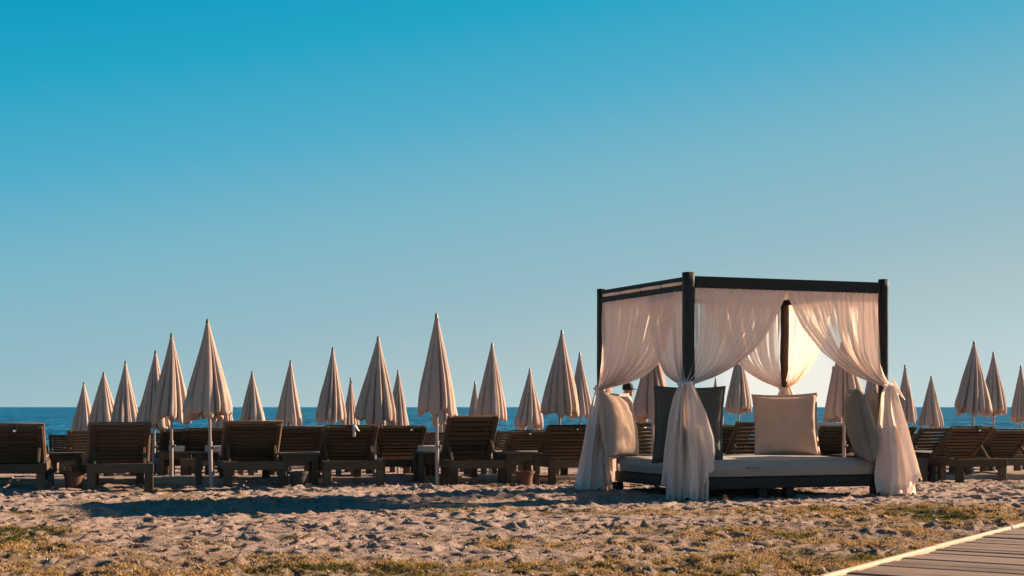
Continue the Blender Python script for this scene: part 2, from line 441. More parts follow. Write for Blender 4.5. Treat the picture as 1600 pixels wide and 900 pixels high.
# small pebbles, shell bits and dry debris strewn over the sand (uncountable)
def debris(name, n, rmin, rmax, mat, seed):
    r_ = np.random.RandomState(seed)
    Y = 7.1+11.3*r_.rand(n)**1.15; X = r_.uniform(-0.38, 0.38, n)*Y
    k = X < 1.507 + (Y-7.2)*(2.08/3.24) - 0.05
    X, Y = X[k], Y[k]; n = len(X)
    iy = np.clip(np.searchsorted(ys, Y), 1, len(ys)-1); ix = np.clip(np.searchsorted(xs, X), 1, len(xs)-1)
    rad = rmin+(rmax-rmin)*r_.rand(n)**2.5
    base = np.array([(1, 0, 0), (0, 1, 0), (-1, 0, 0), (0, -1, 0), (0, 0, .8), (0, 0, -.6)], float)
    V = base[None]*rad[:, None, None]*r_.uniform(0.55, 1.35, (n, 6, 1))
    a = r_.uniform(0, 6.28, n); c_, s_ = np.cos(a)[:, None], np.sin(a)[:, None]
    V = np.stack([V[..., 0]*c_-V[..., 1]*s_, V[..., 0]*s_+V[..., 1]*c_, V[..., 2]], -1)
    V += np.stack([X, Y, ZZ[iy, ix]+rad*0.25], -1)[:, None]
    F = np.array([(0,1,4),(1,2,4),(2,3,4),(3,0,4),(1,0,5),(2,1,5),(3,2,5),(0,3,5)])
    T_ = (np.arange(n)*6)[:, None, None]+F[None]
    me = bpy.data.meshes.new(name); me.vertices.add(n*6); me.vertices.foreach_set("co", V.astype(np.float32).ravel())
    me.loops.add(T_.size); me.loops.foreach_set("vertex_index", T_.astype(np.int32).ravel())
    me.polygons.add(n*8); me.polygons.foreach_set("loop_start", np.arange(0, T_.size, 3, dtype=np.int32)); me.update(calc_edges=True)
    o = new_obj(name, me, M[mat]); return o
d1 = debris('pebbles', 6500, 0.003, 0.014, 'stone', 1); tag(d1, 'pale pebbles and shell bits strewn over the sand', 'pebbles'); d1["kind"] = "stuff"
d2 = debris('dry_debris', 14000, 0.003, 0.013, 'debris', 2); tag(d2, 'dark bits of dry seaweed and wood strewn over the sand', 'debris'); d2["kind"] = "stuff"

# ------------------------------------------------------------------ boardwalk in the lower right corner
ed = Vector((2.08, 3.24, 0)).normalized(); pd = Vector((ed.y, -ed.x, 0))
bw = thing('boardwalk', 'wooden boardwalk with pale edge board in the lower right corner', 'boardwalk', (1.507, 7.2, 0.0), math.atan2(ed.y, ed.x)-math.pi/2)
pl_me = [box_me('plank', 0.024, 2.1, 0, 0.128, 0.0, 0.035, 0.006) for _ in range(3)]
random.seed(4)
for k in range(86):
    yy = -3.6 + k*0.144
    o = new_obj('plank', pl_me[k % 3], M['deck'], bw, (random.uniform(-0.006, 0.01), yy, 0.033+random.uniform(-0.004, 0.005)), (random.uniform(-.03, .03), random.uniform(-.004, .004), random.uniform(-.008, .008)))
yy = -3.7
while yy < 9.4:
    L = random.uniform(1.5, 2.2)
    o = new_obj('edge_board', box_me('edge_board', -0.019, 0.019, 0.004, L, 0.0, 0.076, 0.008), M['pale_board'], bw, (random.uniform(-.012, .012), yy, 0.008), (0, 0, random.uniform(-.008, .008)))
    yy += L
for x_ in (0.35, 1.1, 1.85):
    new_obj('joist', box_me('joist', x_-0.03, x_+0.03, -3.7, 9.4, -0.06, 0.033, 0), M['deck'], bw)

# low timber walkway running behind the front row of loungers
RD = Vector((11.5, 3.1, 0)).normalized()
wk = thing('walkway', 'low grey timber walkway on the sand behind the front row of loungers', 'walkway', (-5.5, 16.9, 0), math.atan2(RD.y, RD.x))
xx = -6.0
random.seed(8)
while xx < 26:
    L = random.uniform(2.4, 3.2)
    yw = 16.9 + (xx+L/2)*RD.y
    zz = G(yw)-0.0
    new_obj('fascia_board', box_me('fascia_board', 0.006, L, 0, 0.03, -0.03, 0.075, 0.005), M['kerb'], wk, (xx, 0, zz+random.uniform(-.006, .006)))
    for j in range(4):
        new_obj('deck_board', box_me('deck_board', 0.004, L, 0, 0.19, 0, 0.022, 0.004), M['kerb'], wk, (xx, 0.034+j*0.2, zz+0.055+random.uniform(-.004, .004)))
    xx += L

# ------------------------------------------------------------------ sun loungers
AX = math.atan2(0.26, 0.965)      # row orientation
HY, HZ = 0.73, 0.285
def make_lounger_meshes():
    d = {}
    d['back_rail'] = box_me('back_rail', -0.345, 0.345, 0, 0.045, 0.20, 0.30, 0.005)
    d['side_rail'] = box_me('side_rail', -0.0225, 0.0225, 0.048, 1.88, 0.205, 0.297, 0.005)
    d['front_rail'] = box_me('front_rail', -0.345, 0.345, 1.883, 1.925, 0.20, 0.30, 0.005)
    d['leg'] = box_me('leg', -0.045, 0.045, -0.035, 0.035, -0.05, 0.202, 0.006)
    d['seat_slat'] = box_me('seat_slat', -0.335, 0.335, 0, 0.095, 0.3, 0.32, 0.004)
    bm = bmesh.new()
    for s in (-1, 1):
        box_bm(bm, min(s*0.31, s*0.25), max(s*0.31, s*0.25), 0, 0.66, -0.018, 0.018)
    box_bm(bm, -0.248, 0.248, 0.585, 0.655, -0.014, 0.014)
    d['backrest'] = fin(bm, 'backrest', 0.005)
    d['slat'] = box_me('slat', -0.247, 0.247, 0, 0.048, -0.009, 0.009, 0.003)
    d['batten'] = box_me('batten', -0.02, 0.02, 0.03, 0.60, -0.046, -0.019, 0.004)
    d['prop'] = box_me('prop', -0.014, 0.014, -0.02, 0.02, 0, 1.0, 0.003)
    # wheel: tyre ring with flat hub, axis along X
    prof = [(0.03, -0.022), (0.085, -0.02), (0.10, -0.028), (0.118, -0.02), (0.12, 0), (0.118, 0.02), (0.10, 0.028), (0.085, 0.02), (0.03, 0.022)]
    me = lathe_me('wheel', prof, 28); me.transform(Matrix.Rotation(math.pi/2, 4, 'Y')); d['wheel'] = me
    me = lathe_me('wheel_hub', [(0.028, -0.035), (0.028, 0.035)], 12); me.transform(Matrix.Rotation(math.pi/2, 4, 'Y')); d['hub'] = me
    return d
LM = make_lounger_meshes()
def build_lounger():
    root = new_obj('sun_lounger', None)
    W = M['lounger']
    new_obj('back_rail', LM['back_rail'], W, root); new_obj('front_rail', LM['front_rail'], W, root)
    for s in (-1, 1):
        new_obj('side_rail', LM['side_rail'], W, root, (s*0.322, 0, 0))
        new_obj('leg', LM['leg'], W, root, (s*0.298, 0.045, 0)); new_obj('leg', LM['leg'], W, root, (s*0.25, 1.35, 0))
    for k in range(9):
        new_obj('seat_slat', LM['seat_slat'], W, root, (0, HY+0.02+k*0.125, 0))
    b = new_obj('backrest', LM['backrest'], W, root, (0, HY, HZ))
    for k in range(8):
        new_obj('slat', LM['slat'], W, b, (0, 0.012+k*0.071, 0))
    for s in (-1, 1):
        new_obj('batten', LM['batten'], W, b, (s*0.20, 0, 0))
        new_obj('prop', LM['prop'], W, root, (s*0.262, 0, 0))
    return root
def copy_tree(o, parent=None):
    c = o.copy(); COL.objects.link(c)
    if parent: c.parent = parent
    for ch in o.children: copy_tree(ch, c)
    return c
LPROTO = build_lounger(); LUSED = [False]
def rest_angle(root, ang):
    """tilt the backrest and stand its props under it; ang from horizontal"""
    for ch in root.children:
        n = ch.name.split('.')[0]
        if n == 'backrest':
            # local +Y runs from the hinge up the back (towards -Y of the lounger)
            ch.rotation_euler = (math.pi-ang, 0, 0)
        elif n == 'prop':
            top = Vector((0, HY-0.33*math.cos(ang)+0.01, HZ+0.33*math.sin(ang)-0.03))
            bot = Vector((0, HY-0.60*math.cos(R(40)), 0.27))
            v = top-bot
            ch.location = (ch.location.x, bot.y, bot.z)
            ch.rotation_euler = (math.atan2(-v.y, v.z), 0, 0)
            ch.scale = (1, 1, v.length)
def pad(root_loc, rz, ang, label, thick=0.05, col='pad', width=0.60, up=0.68):
    """thin mattress lying on the slats, bent up along the backrest"""
    pts = []
    for t in np.linspace(0, 1, 12):
        L = up*(1-t); pts.append((HY-L*math.cos(ang)+0.022*math.sin(ang), HZ+L*math.sin(ang)+0.022*math.cos(ang)))
    for t in np.linspace(0.04, 1, 12):
        pts.append((HY+1.12*t, 0.325))
    P = []
    pts = np.array(pts); dn = np.gradient(pts, axis=0); dn /= np.linalg.norm(dn, axis=1)[:, None]
    nrm = np.stack([-dn[:, 1], dn[:, 0]], -1)
    prof = [(-1, .5), (-.985, .15), (-.93, 0), (0, 0), (.93, 0), (.985, .15), (1, .5), (.985, .88), (.93, 1), (0, 1.08), (-.93, 1), (-.985, .88)]
    n = len(pts)
    for i in range(n):
        e = 0.35 if i in (0, n-1) else 1
        tk = thick*e; row = []
        for (a, b) in prof:
            bb = b if e == 1 else 0.5+(b-0.5)
            off = nrm[i]*((bb-0.5)*tk+thick*0.5)
            row.append((a*width/2, pts[i][0]+off[0], pts[i][1]+off[1]))
        P.append(row)
    me = grid_me('lounger_pad', np.array(P), closed=True)
    bm = bmesh.new(); bm.from_mesh(me)
    bmesh.ops.holes_fill(bm, edges=[e for e in bm.edges if e.is_boundary], sides=0)
    bm.to_mesh(me); bm.free()
    o = new_obj('lounger_pad', me, M[col], None, root_loc, (0, 0, rz))
    tag(o, label, 'cushion')
    return o
LG = 'slatted wooden sun loungers set out in rows'
# (photo column of back rail, distance, back angle deg, extra turn, wheels (-1 left, 1 right, 0 none), label)
LOUNGERS = [
 (17, 15.6, 37, 0, 1, 'large slatted wooden lounger cut off by the left edge, black clip on its top rail'),
 (188, 15.75, 38, 1, 0, 'broad slatted wooden lounger just right of the clay pot at far left'),
 (104, 26.0, 36, 0, 0, 'small distant lounger back showing above the low table beside the leftmost lounger'),
 (140, 21.0, 37, 1, 0, 'wooden lounger half hidden behind the broad lounger right of the clay pot'),
 (238, 23.0, 36, 0, 0, 'distant lounger just right of the broad lounger, behind the pale umbrella poles'),
 (290, 19.4, 35, 1, 0, 'slatted wooden lounger between two white umbrella poles at left'),
 (325, 19.0, 36, -1, 0, 'dark slatted lounger directly behind the nearest left umbrella pole'),
 (362, 22.5, 36, 0, 0, 'lounger back glimpsed between the nearest left umbrella pole and the next front lounger'),
 (399, 16.4, 39, 0, 0, 'front row slatted lounger just right of the nearest left umbrella pole'),
 (474, 19.3, 36, 1, 0, 'slatted lounger standing behind the table with the black bin'),
 (554, 16.6, 37, 0, 0, 'front row slatted lounger with a pale ribbon tied to its top rail'),
 (524, 23.5, 36, 0, 0, 'distant lounger hidden behind the lounger with the pale ribbon'),
 (634, 18.4, 38, -1, 0, 'slatted lounger with a black clip lying on its top rail'),
 (700, 22.0, 36, 0, 0, 'low distant lounger back left of the tallest upright lounger'),
 (750, 17.1, 52, 0, 0, 'tallest lounger with its slatted back set most upright, right of the tall umbrella pole'),
 (835, 21.0, 36, 0, 0, 'slatted lounger seen behind the small table and clay pot left of the gazebo'),
 (812, 23.5, 40, 0, 0, 'distant lounger back showing just right of the tallest lounger'),
 (902, 17.6, 38, 0, 0, 'front row slatted lounger right next to the left gazebo curtain'),
 (1042, 19.0, 46, 0, 0, 'lounger seen through the gazebo between the lit cushion and the near dark cushion'),
 (1158, 20.5, 44, 0, 0, 'lounger seen inside the gazebo opening left of the square tan cushion'),
 (1198, 19.4, 48, -2, 0, 'lounger partly hidden by the left edge of the square tan cushion'),
 (1330, 19.2, 40, 0, 0, 'lounger with a pale pad seen through the gazebo right of the square tan cushion'),
 (1440, 23.8, 37, 0, 0, 'small distant lounger just right of the right gazebo curtain'),
 (1484, 20.2, 40, 0, 0, 'middle distance lounger left of the big slatted lounger on the right'),
 (1412, 18.4, 38, 0, 1, 'lounger with a big dark wheel beside the right gazebo curtain'),
 (1536, 18.3, 37, 0, 0, 'big slatted lounger in the foreground on the far right'),
 (1600, 20.0, 36, 0, 0, 'dark lounger directly behind the big slatted lounger on the right'),
 (1650, 22.0, 36, 0, 0, 'lounger cut off by the right edge behind the other right hand loungers'),
]
LROOT = []
def place_lounger(px, Y, ang, turn, wheel, label):
    r = copy_tree(LPROTO)
    r.location = (at(px, Y), Y, G(Y)); r.rotation_euler = (0, 0, AX+R(turn))
    tag(r, label, 'sun lounger', LG)
    rest_angle(r, R(ang))
    if wheel:
        wv = new_obj('wheel', LM['wheel'], M['rubber'], r, (wheel*0.40, 0.07, 0.12))
        new_obj('hub', LM['hub'], M['finial'], wv)
    LROOT.append(r)
    return r
for a in LOUNGERS: place_lounger(*a)
# further rows towards the water: only legs and rails show below the nearer ones
random.seed(21)
for Y0, px0, step in ((27.5, 10, 92), (31.5, 45, 84)):
    px = px0; k = 0
    while px < 1640:
        Y = Y0 + (px-800)/FPX*Y0*0.26
        if not (900 < px < 1000):
            place_lounger(px+random.uniform(-8, 8), Y, random.uniform(12, 22), random.uniform(-2, 2), 0, 'flat lounger far back, almost hidden by nearer ones')
        px += step*(1.0 if k % 2 else 1.25); k += 1
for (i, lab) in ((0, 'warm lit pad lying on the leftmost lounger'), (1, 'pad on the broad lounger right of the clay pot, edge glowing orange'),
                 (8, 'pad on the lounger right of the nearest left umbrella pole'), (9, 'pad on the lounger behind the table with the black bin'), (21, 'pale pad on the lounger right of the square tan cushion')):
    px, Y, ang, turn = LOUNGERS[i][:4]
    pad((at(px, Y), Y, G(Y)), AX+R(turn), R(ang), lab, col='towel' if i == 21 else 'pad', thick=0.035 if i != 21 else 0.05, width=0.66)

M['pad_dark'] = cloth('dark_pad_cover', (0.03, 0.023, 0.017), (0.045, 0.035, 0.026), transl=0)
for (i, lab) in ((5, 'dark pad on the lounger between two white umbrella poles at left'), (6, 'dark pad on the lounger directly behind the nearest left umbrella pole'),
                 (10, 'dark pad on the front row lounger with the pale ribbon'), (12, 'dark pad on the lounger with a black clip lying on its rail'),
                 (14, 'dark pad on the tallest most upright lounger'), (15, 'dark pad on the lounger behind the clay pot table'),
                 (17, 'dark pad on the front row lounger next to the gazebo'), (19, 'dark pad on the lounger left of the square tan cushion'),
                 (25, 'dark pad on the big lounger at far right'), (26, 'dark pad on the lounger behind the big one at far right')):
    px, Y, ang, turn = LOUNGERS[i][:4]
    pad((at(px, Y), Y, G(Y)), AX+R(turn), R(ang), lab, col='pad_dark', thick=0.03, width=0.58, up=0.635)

# ------------------------------------------------------------------ small tables, pots, towels, clips
TM = {'top': box_me('table_top', -0.23, 0.23, -0.2, 0.2, 0.365, 0.39, 0.004),
      'apron': box_me('apron', -0.20, 0.20, -0.012, 0.012, 0.295, 0.362, 0.003),
      'leg': box_me('leg', -0.032, 0.032, -0.032, 0.032, -0.05, 0.364, 0.004)}
TABLES = [
 (99, 17.3, 'low square wooden table between the leftmost lounger and the broad lounger'),
 (466, 16.9, 'dark wooden side table with the black bin under it'),
 (810, 17.4, 'wooden side table left of the gazebo with a clay pot under it'),
 (676, 17.9, 'wooden side table behind the tall umbrella pole carrying a folded towel'),
 (333, 17.6, 'small side table at the nearest left umbrella pole carrying a folded towel'),
 (274, 19.2, 'small side table by the second left umbrella pole with a towel on it'),
 (1410, 19.6, 'low wooden table in the shade just right of the right gazebo curtain'),
]
def build_table():
    r = new_obj('side_table', None)
    new_obj('table_top', TM['top'], M['lounger'], r)
    for s in (-1, 1):
        new_obj('apron', TM['apron'], M['lounger'], r, (0, s*0.15, 0))
        for q_ in (-1, 1): new_obj('leg', TM['leg'], M['lounger'], r, (s*0.17, q_*0.15-0.0, 0))
    return r
t0 = build_table()
for i, (px, Y, lab) in enumerate(TABLES):
    r = t0 if i == 0 else copy_tree(t0)
    r.location = (at(px, Y), Y, G(Y)); r.rotation_euler = (0, 0, AX+R(random.uniform(-3, 3)))
    tag(r, lab, 'side table', 'wooden side tables between the loungers')
def pot(px, Y, mat, lab, r=0.10, h=0.21, cat='pot'):
    prof = [(r*0.74, 0), (r*0.98, h*0.84), (r*1.12, h*0.85), (r*1.14, h), (r*1.0, h), (r*0.9, h*0.6), (0.01, h*0.58)]
    t = new_obj('pot', lathe_me('pot', prof, 28), M[mat], None, (at(px, Y), Y, G(Y)-0.01), smooth=False)
    tag(t, lab, cat)
    return t
pot(116, 15.9, 'terracotta', 'clay pot under the low table near the left edge', 0.11, 0.22)
pot(466, 16.4, 'darkpot', 'black plastic bin under the dark side table', 0.098, 0.20, 'bin')
pot(820, 16.9, 'terracotta', 'clay pot under the side table left of the gazebo', 0.10, 0.19)
def towel(px, Y, lab, w_=0.26, z=0.39):
    bm = bmesh.new()
    for k in range(3):
        box_bm(bm, -w_/2+random.uniform(0, .01), w_/2-random.uniform(0, .01), -0.14, 0.14, k*0.025, k*0.025+0.023)
    t = new_obj('folded_towel', fin(bm, 'folded_towel', 0.009, 2), M['towel'], None, (at(px, Y), Y, G(Y)+z+0.002), (0, 0, AX+R(4)))
    tag(t, lab, 'towel')
towel(672, 17.85, 'folded off white towel on the table behind the tall umbrella pole')
towel(335, 17.55, 'folded off white towel on the table at the nearest left umbrella pole', 0.2)
towel(276, 19.15, 'folded grey towel on the table by the second left umbrella pole', 0.2)
def on_rail(i, dx, along=0.665):
    px, Y, ang, turn = LOUNGERS[i][:4]
    a = R(ang); rz = AX+R(turn)
    l = Vector((dx, HY-along*math.cos(a)-0.0, HZ+along*math.sin(a)))
    return Matrix.Rotation(rz, 3, 'Z') @ l + Vector((at(px, Y), Y, G(Y))), rz
def clip(i, dx, lab, big=1.0):
    p_, rz = on_rail(i, dx)
    t = thing('towel_clip', lab, 'clip', p_, rz)
    for s in (-1, 1):
        bm = bmesh.new(); box_bm(bm, -0.011, 0.011, -0.03, -0.022, -0.075*big, 0.012)
        box_bm(bm, -0.011, 0.011, -0.03, 0.02, 0.012, 0.02)
        new_obj('jaw', fin(bm, 'jaw', 0.003), M['black'], t, (s*0.022, 0, 0), (0, s*0.15, 0))
    new_obj('spring', box_me('spring', -0.012, 0.012, -0.038, -0.031, -0.05, -0.03, 0.003), M['white'], t)
clip(0, 0.02, 'black clip on the top rail of the leftmost lounger')
clip(12, 0.10, 'black clip on the lounger behind the side table with the towel')
clip(17, 0.06, 'dark clip on the lounger next to the gazebo curtain')
clip(25, 0.06, 'dark clip on the top rail of the big lounger at far right', 0.6)
clip(15, -0.02, 'dark clip on the lounger behind the clay pot table', 0.6)
p_, rz = on_rail(10, 0.02)
rib = thing('ribbon', 'pale ribbon tied round the top rail of the front row lounger', 'ribbon', p_, rz)
def strip_me(name, pts, wid):
    P = []
    for (x, y, z, tw) in pts:
        c_, s_ = math.cos(tw)*wid/2, math.sin(tw)*wid/2
        P.append([(x-c_, y-s_, z), (x+c_, y+s_, z)])
    me = grid_me(name, np.array(P)); return me
for (dx, L_, tw) in ((0, 0.12, 0.1), (0.03, 0.055, 0.7)):
    o = new_obj('ribbon_end', strip_me('ribbon_end', [(dx*0, -0.03, 0.015, 0), (dx*.5, -0.045, 0.0, tw*.3), (dx, -0.05, -L_*0.5, tw), (dx*1.8, -0.045, -L_, tw*1.4)], 0.035), M['towel'], rib)
    sm = o.modifiers.new('thickness', 'SOLIDIFY'); sm.thickness = 0.003
new_obj('knot', box_me('knot', -0.022, 0.022, -0.038, 0.028, 0.004, 0.024, 0.007, 2), M['towel'], rib)

# ------------------------------------------------------------------ folded umbrellas
def canopy_me(H, rb, seed, flare=0.0):
    rs = np.random.RandomState(seed)
    nr = 176; nt = 30
    th = np.linspace(0, 2*math.pi, nr, endpoint=False)
    t = np.linspace(0, 1, nt)
    ribs = 12; ph = rs.uniform(0, 6.28)
    # every panel bellies out between deep creases at its own width
    cre = np.sort((np.arange(ribs)+rs.uniform(-.28, .28, ribs))/ribs*2*math.pi)
    D = np.min(np.abs((th[:, None]-cre[None, :]+math.pi+ph) % (2*math.pi)-math.pi), 1)
    dep = rs.uniform(0.35, 1.5, ribs); near_i = np.argmin(np.abs((th[:, None]-cre[None, :]+math.pi+ph) % (2*math.pi)-math.pi), 1)
    fold = (np.exp(-(D/0.10)**2)*0.55+np.exp(-(D/0.035)**2)*0.6)*dep[near_i]
    wave = 0.5*np.sin(th*rs.randint(11, 15)+rs.uniform(0, 6))+0.5*np.sin(th*rs.randint(17, 23)+rs.uniform(0, 6))
    big = np.cos(th-rs.uniform(0, 6.28))*0.12+np.cos(2*th-rs.uniform(0, 6.28))*0.10+np.cos(3*th-rs.uniform(0, 6.28))*0.05
    # swirl pleats
    P = np.zeros((nt, nr, 3))
    hemvar = rs.uniform(-1, 1, ribs)
    seg = np.searchsorted(cre, (th+ph) % (2*math.pi)) % ribs
    hv = hemvar[seg]
    hv = (np.roll(hv, 3)+np.roll(hv, 2)+np.roll(hv, 1)+hv+np.roll(hv, -1)+np.roll(hv, -2)+np.roll(hv, -3))/7
    for j, tt in enumerate(t):
        bel = 0.01+0.06*((seed*13) % 7)/7
        r = rb*(0.025+0.975*tt**1.03)*(1+bel*math.sin(math.pi*tt))
        if tt > 0.86: r *= 1-0.07*((tt-0.86)/0.14)**2
        amp = min(1, tt*2.2)
        rr = r*(1 - 0.34*fold*amp + 0.022*wave*amp + big*min(1, tt*1.5))
        rr = rr*(1+0.10*vn(np.cos(th)*1.5+seed, np.sin(th)*1.5+tt*3.5+seed)*amp)
        tw = th + 0.25*tt*math.sin(ph)
        P[j, :, 0] = rr*np.cos(tw); P[j, :, 1] = rr*np.sin(tw)
        z = -H*tt + (hv*0.06 + 0.016*np.cos(D*ribs/1.0)+0.012*wave)*max(0, (tt-0.75)/0.25)
        P[j, :, 2] = z
    sc_ = 2*rb/(P[..., 0].max()-P[..., 0].min()); scy = 2*rb/(P[..., 1].max()-P[..., 1].min()); midy = (P[-1, :, 1].max()+P[-1, :, 1].min())/2; mid_ = (P[-1, :, 0].max()+P[-1, :, 0].min())/2
    P[..., 0] = (P[..., 0]-mid_*np.linspace(0, 1, nt)[:, None]*0.8)*sc_; P[..., 1] = (P[..., 1]-midy*np.linspace(0, 1, nt)[:, None]*0.8)*scy
    # hem turns inwards
    inner = P[-1].copy(); cvec = inner.copy(); cvec[:, 2] = 0
    i1 = inner - cvec*0.10; i1[:, 2] -= 0.012
    i2 = inner - cvec*0.22; i2[:, 2] += 0.02
    i3 = inner - cvec*0.30; i3[:, 2] += 0.14
    return grid_me('canopy', np.concatenate([P, i1[None], i2[None], i3[None]], 0), closed=True)
UG = 'folded beige beach umbrellas'
# tip column, tip row, bottom row, bottom width px, distance, pole bottom column, label
UM = [
 (131, 597, 684, 42, 30.0, 131, 'leftmost small folded umbrella at the far left of the row'),
 (162, 581, 680, 54, 26.3, 162, 'second folded umbrella from the left, tip a little higher than its left neighbour'),
 (196, 564, 676, 50, 23.4, 196, 'third folded umbrella from the left, above the broad lounger'),
 (243, 548, 667, 56, 20.6, 240, 'folded umbrella partly behind the one left of the nearest, fourth from the left'),
 (268, 521, 655, 60, 18.0, 268, 'folded umbrella standing immediately left of the widest nearest one'),
 (324, 499, 652, 78, 16.2, 330, 'widest nearest folded umbrella on the left, bulging flap at its lower left'),
 (350, 590, 682, 38, 27.0, 350, 'folded umbrella hidden behind the widest one, only its lower right shows'),
 (394, 580, 680, 48, 25.4, 394, 'small folded umbrella right of the widest nearest one'),
 (454, 563, 664, 42, 23.6, 450, 'slim folded umbrella with two curled hems above the table with black bin'),
 (520, 543, 658, 48, 20.8, 516, 'folded umbrella above the lounger with the ribbon'),
 (548, 590, 680, 30, 28.0, 548, 'narrow low folded umbrella left of the big central left one'),
 (591, 526, 657, 68, 18.5, 584, 'large folded umbrella with a broad front panel between two low narrow ones'),
 (622, 578, 678, 38, 26.0, 622, 'narrow folded umbrella just right of the large broad panelled one'),
 (682, 490, 641, 60, 16.9, 683, 'tallest folded umbrella in front of the upright lounger'),
 (687, 566, 660, 30, 24.5, 692, 'small folded umbrella hidden behind the pole of the tallest one'),
 (702, 588, 672, 32, 28.0, 702, 'folded umbrella behind the lower right of the tallest one'),
 (742, 596, 672, 27, 30.0, 742, 'tiny folded umbrella between the tallest one and its right neighbour'),
 (769, 536, 652, 50, 20.8, 766, 'folded umbrella right of the tallest one, above the upright lounger'),
 (828, 576, 667, 46, 26.2, 824, 'small folded umbrella alone midway between two larger ones left of the gazebo'),
 (878, 516, 645, 62, 18.8, 872, 'large folded umbrella nearest the gazebo on its left'),
 (906, 551, 650, 38, 24.0, 908, 'folded umbrella squeezed between the large one and the left gazebo curtain'),
 (1020, 522, 654, 66, 18.2, 1020, 'folded umbrella seen through the gazebo behind the near dark cushion'),
 (1118, 590, 663, 28, 32.0, 1117, 'tiny folded umbrella tip peeping above the near dark cushion in the gazebo'),
 (1154, 540, 641, 44, 23.6, 1154, 'folded umbrella seen in the gazebo opening left of the square tan cushion'),
 (1320, 515, 649, 64, 18.2, 1318, 'big folded umbrella seen in the gazebo opening right of the back post'),
 (1302, 572, 672, 34, 25.0, 1302, 'folded umbrella behind the lower left of the one right of the back post'),
 (1362, 560, 660, 36, 26.0, 1362, 'folded umbrella glimpsed beside the right hand cushion in the gazebo'),
 (1414, 570, 657, 33, 27.5, 1416, 'folded umbrella just right of the right gazebo curtain'),
 (1455, 587, 667, 37, 30.0, 1455, 'small folded umbrella second to the right of the gazebo'),
 (1522, 533, 642, 58, 22.0, 1519, 'largest folded umbrella to the right of the gazebo'),
 (1552, 550, 646, 44, 25.0, 1553, 'folded umbrella partly behind the largest one right of the gazebo'),
 (1996, 526, 655, 120, 17.4, 1998, 'unseen folded umbrella added out of frame right to cast a shadow towards the daybed'),  # unseen pair added and widened to throw shadow streaks on the right-hand sand
 (2039, 505, 650, 120, 16.3, 2041, 'second unseen folded umbrella added out of frame right for its shadow'),
 (1595, 571, 657, 34, 28.0, 1595, 'folded umbrella cut off by the right edge of the picture'),
]
pole_me = lathe_me('pole', [(0.017, 0), (0.017, 1)], 14)
sleeve_me = lathe_me('pole_sleeve', [(0.023, 0), (0.023, 0.975), (0.027, 0.976), (0.027, 1)], 16)
fin_me = lathe_me('finial', [(0.003, 0.020), (0.010, 0.016), (0.015, 0.004), (0.017, -0.010), (0.022, -0.030)][::-1], 14)
knob_me = lathe_me('knob', [(0.012, 0), (0.016, 0.006), (0.016, 0.02), (0.01, 0.026)], 12); knob_me.transform(Matrix.Rotation(math.pi/2, 4, 'Y'))
rib_me = lathe_me('rib', [(0.004, -1), (0.004, 0)], 6)
for i, (tx, ty, by, wpx, Y, bx, lab) in enumerate(UM):
    zt = zat(ty, Y); zb = zat(by, Y); g_ = G(Y)
    tip = Vector((at(tx, Y), Y, zt)); base = Vector((at(bx, Y), Y, g_))
    ax = tip-base; Ht = ax.length
    t = thing('umbrella', lab, 'umbrella', base, 0, UG)
    t.rotation_euler = Vector((0, 0, 1)).rotation_difference(ax).to_euler()
    H = zt-zb; rb = wpx/FPX*Y/2*0.97
    c = new_obj('canopy', canopy_me(H*0.985, rb, 100+i*7), M['canopy'], t, (0, 0, Ht-0.006), smooth=False)
    sm = c.modifiers.new('thickness', 'SOLIDIFY'); sm.thickness = 0.004; sm.offset = -1
    sl = 0.52
    p1 = new_obj('pole', pole_me, M['pole'], t, (0, 0, sl-0.05)); p1.scale = (1, 1, Ht-0.04-sl+0.05)
    s1 = new_obj('pole_sleeve', sleeve_me, M['pole_grey'], t, (0, 0, -0.15)); s1.scale = (1, 1, sl+0.15)
    new_obj('finial', fin_me, M['finial'], t, (0, 0, Ht-0.012))
    new_obj('knob', knob_me, M['finial'], t, (0.022, 0, sl-0.06))
    for k in range(4):
        a = k*math.pi/2+0.5+i
        rbo = new_obj('rib', rib_me, M['pole'], t, (0.02*math.cos(a), 0.02*math.sin(a), Ht-0.06), (0, 0, 0))
        rbo.rotation_euler = (0, -math.atan2(rb*0.5, H), a); rbo.scale = (1, 1, H*0.95)
# the flap of the widest umbrella hangs out at its lower left
uw = [o for o in bpy.data.objects if o.get("label", "").startswith('widest nearest')][0]
Y = 16.2
ss, tt = np.meshgrid(np.linspace(-1, 1, 18), np.linspace(0, 1, 16))
fx = -0.150-0.035*tt+ss*0.070*np.sin(math.pi*np.clip(tt, .05, 1)**.8*0.62)
fz = 1.07 - tt*0.25 + 0.03*(ss**2)*tt
fy = -0.155 - 0.03*tt - 0.10*np.sin(tt*math.pi*.62)*(1-ss**2)
fl = new_obj('flap', grid_me('flap', np.stack([fx, fy, fz], -1)), M['canopy'], uw)
sm = fl.modifiers.new('thickness', 'SOLIDIFY'); sm.thickness = 0.005

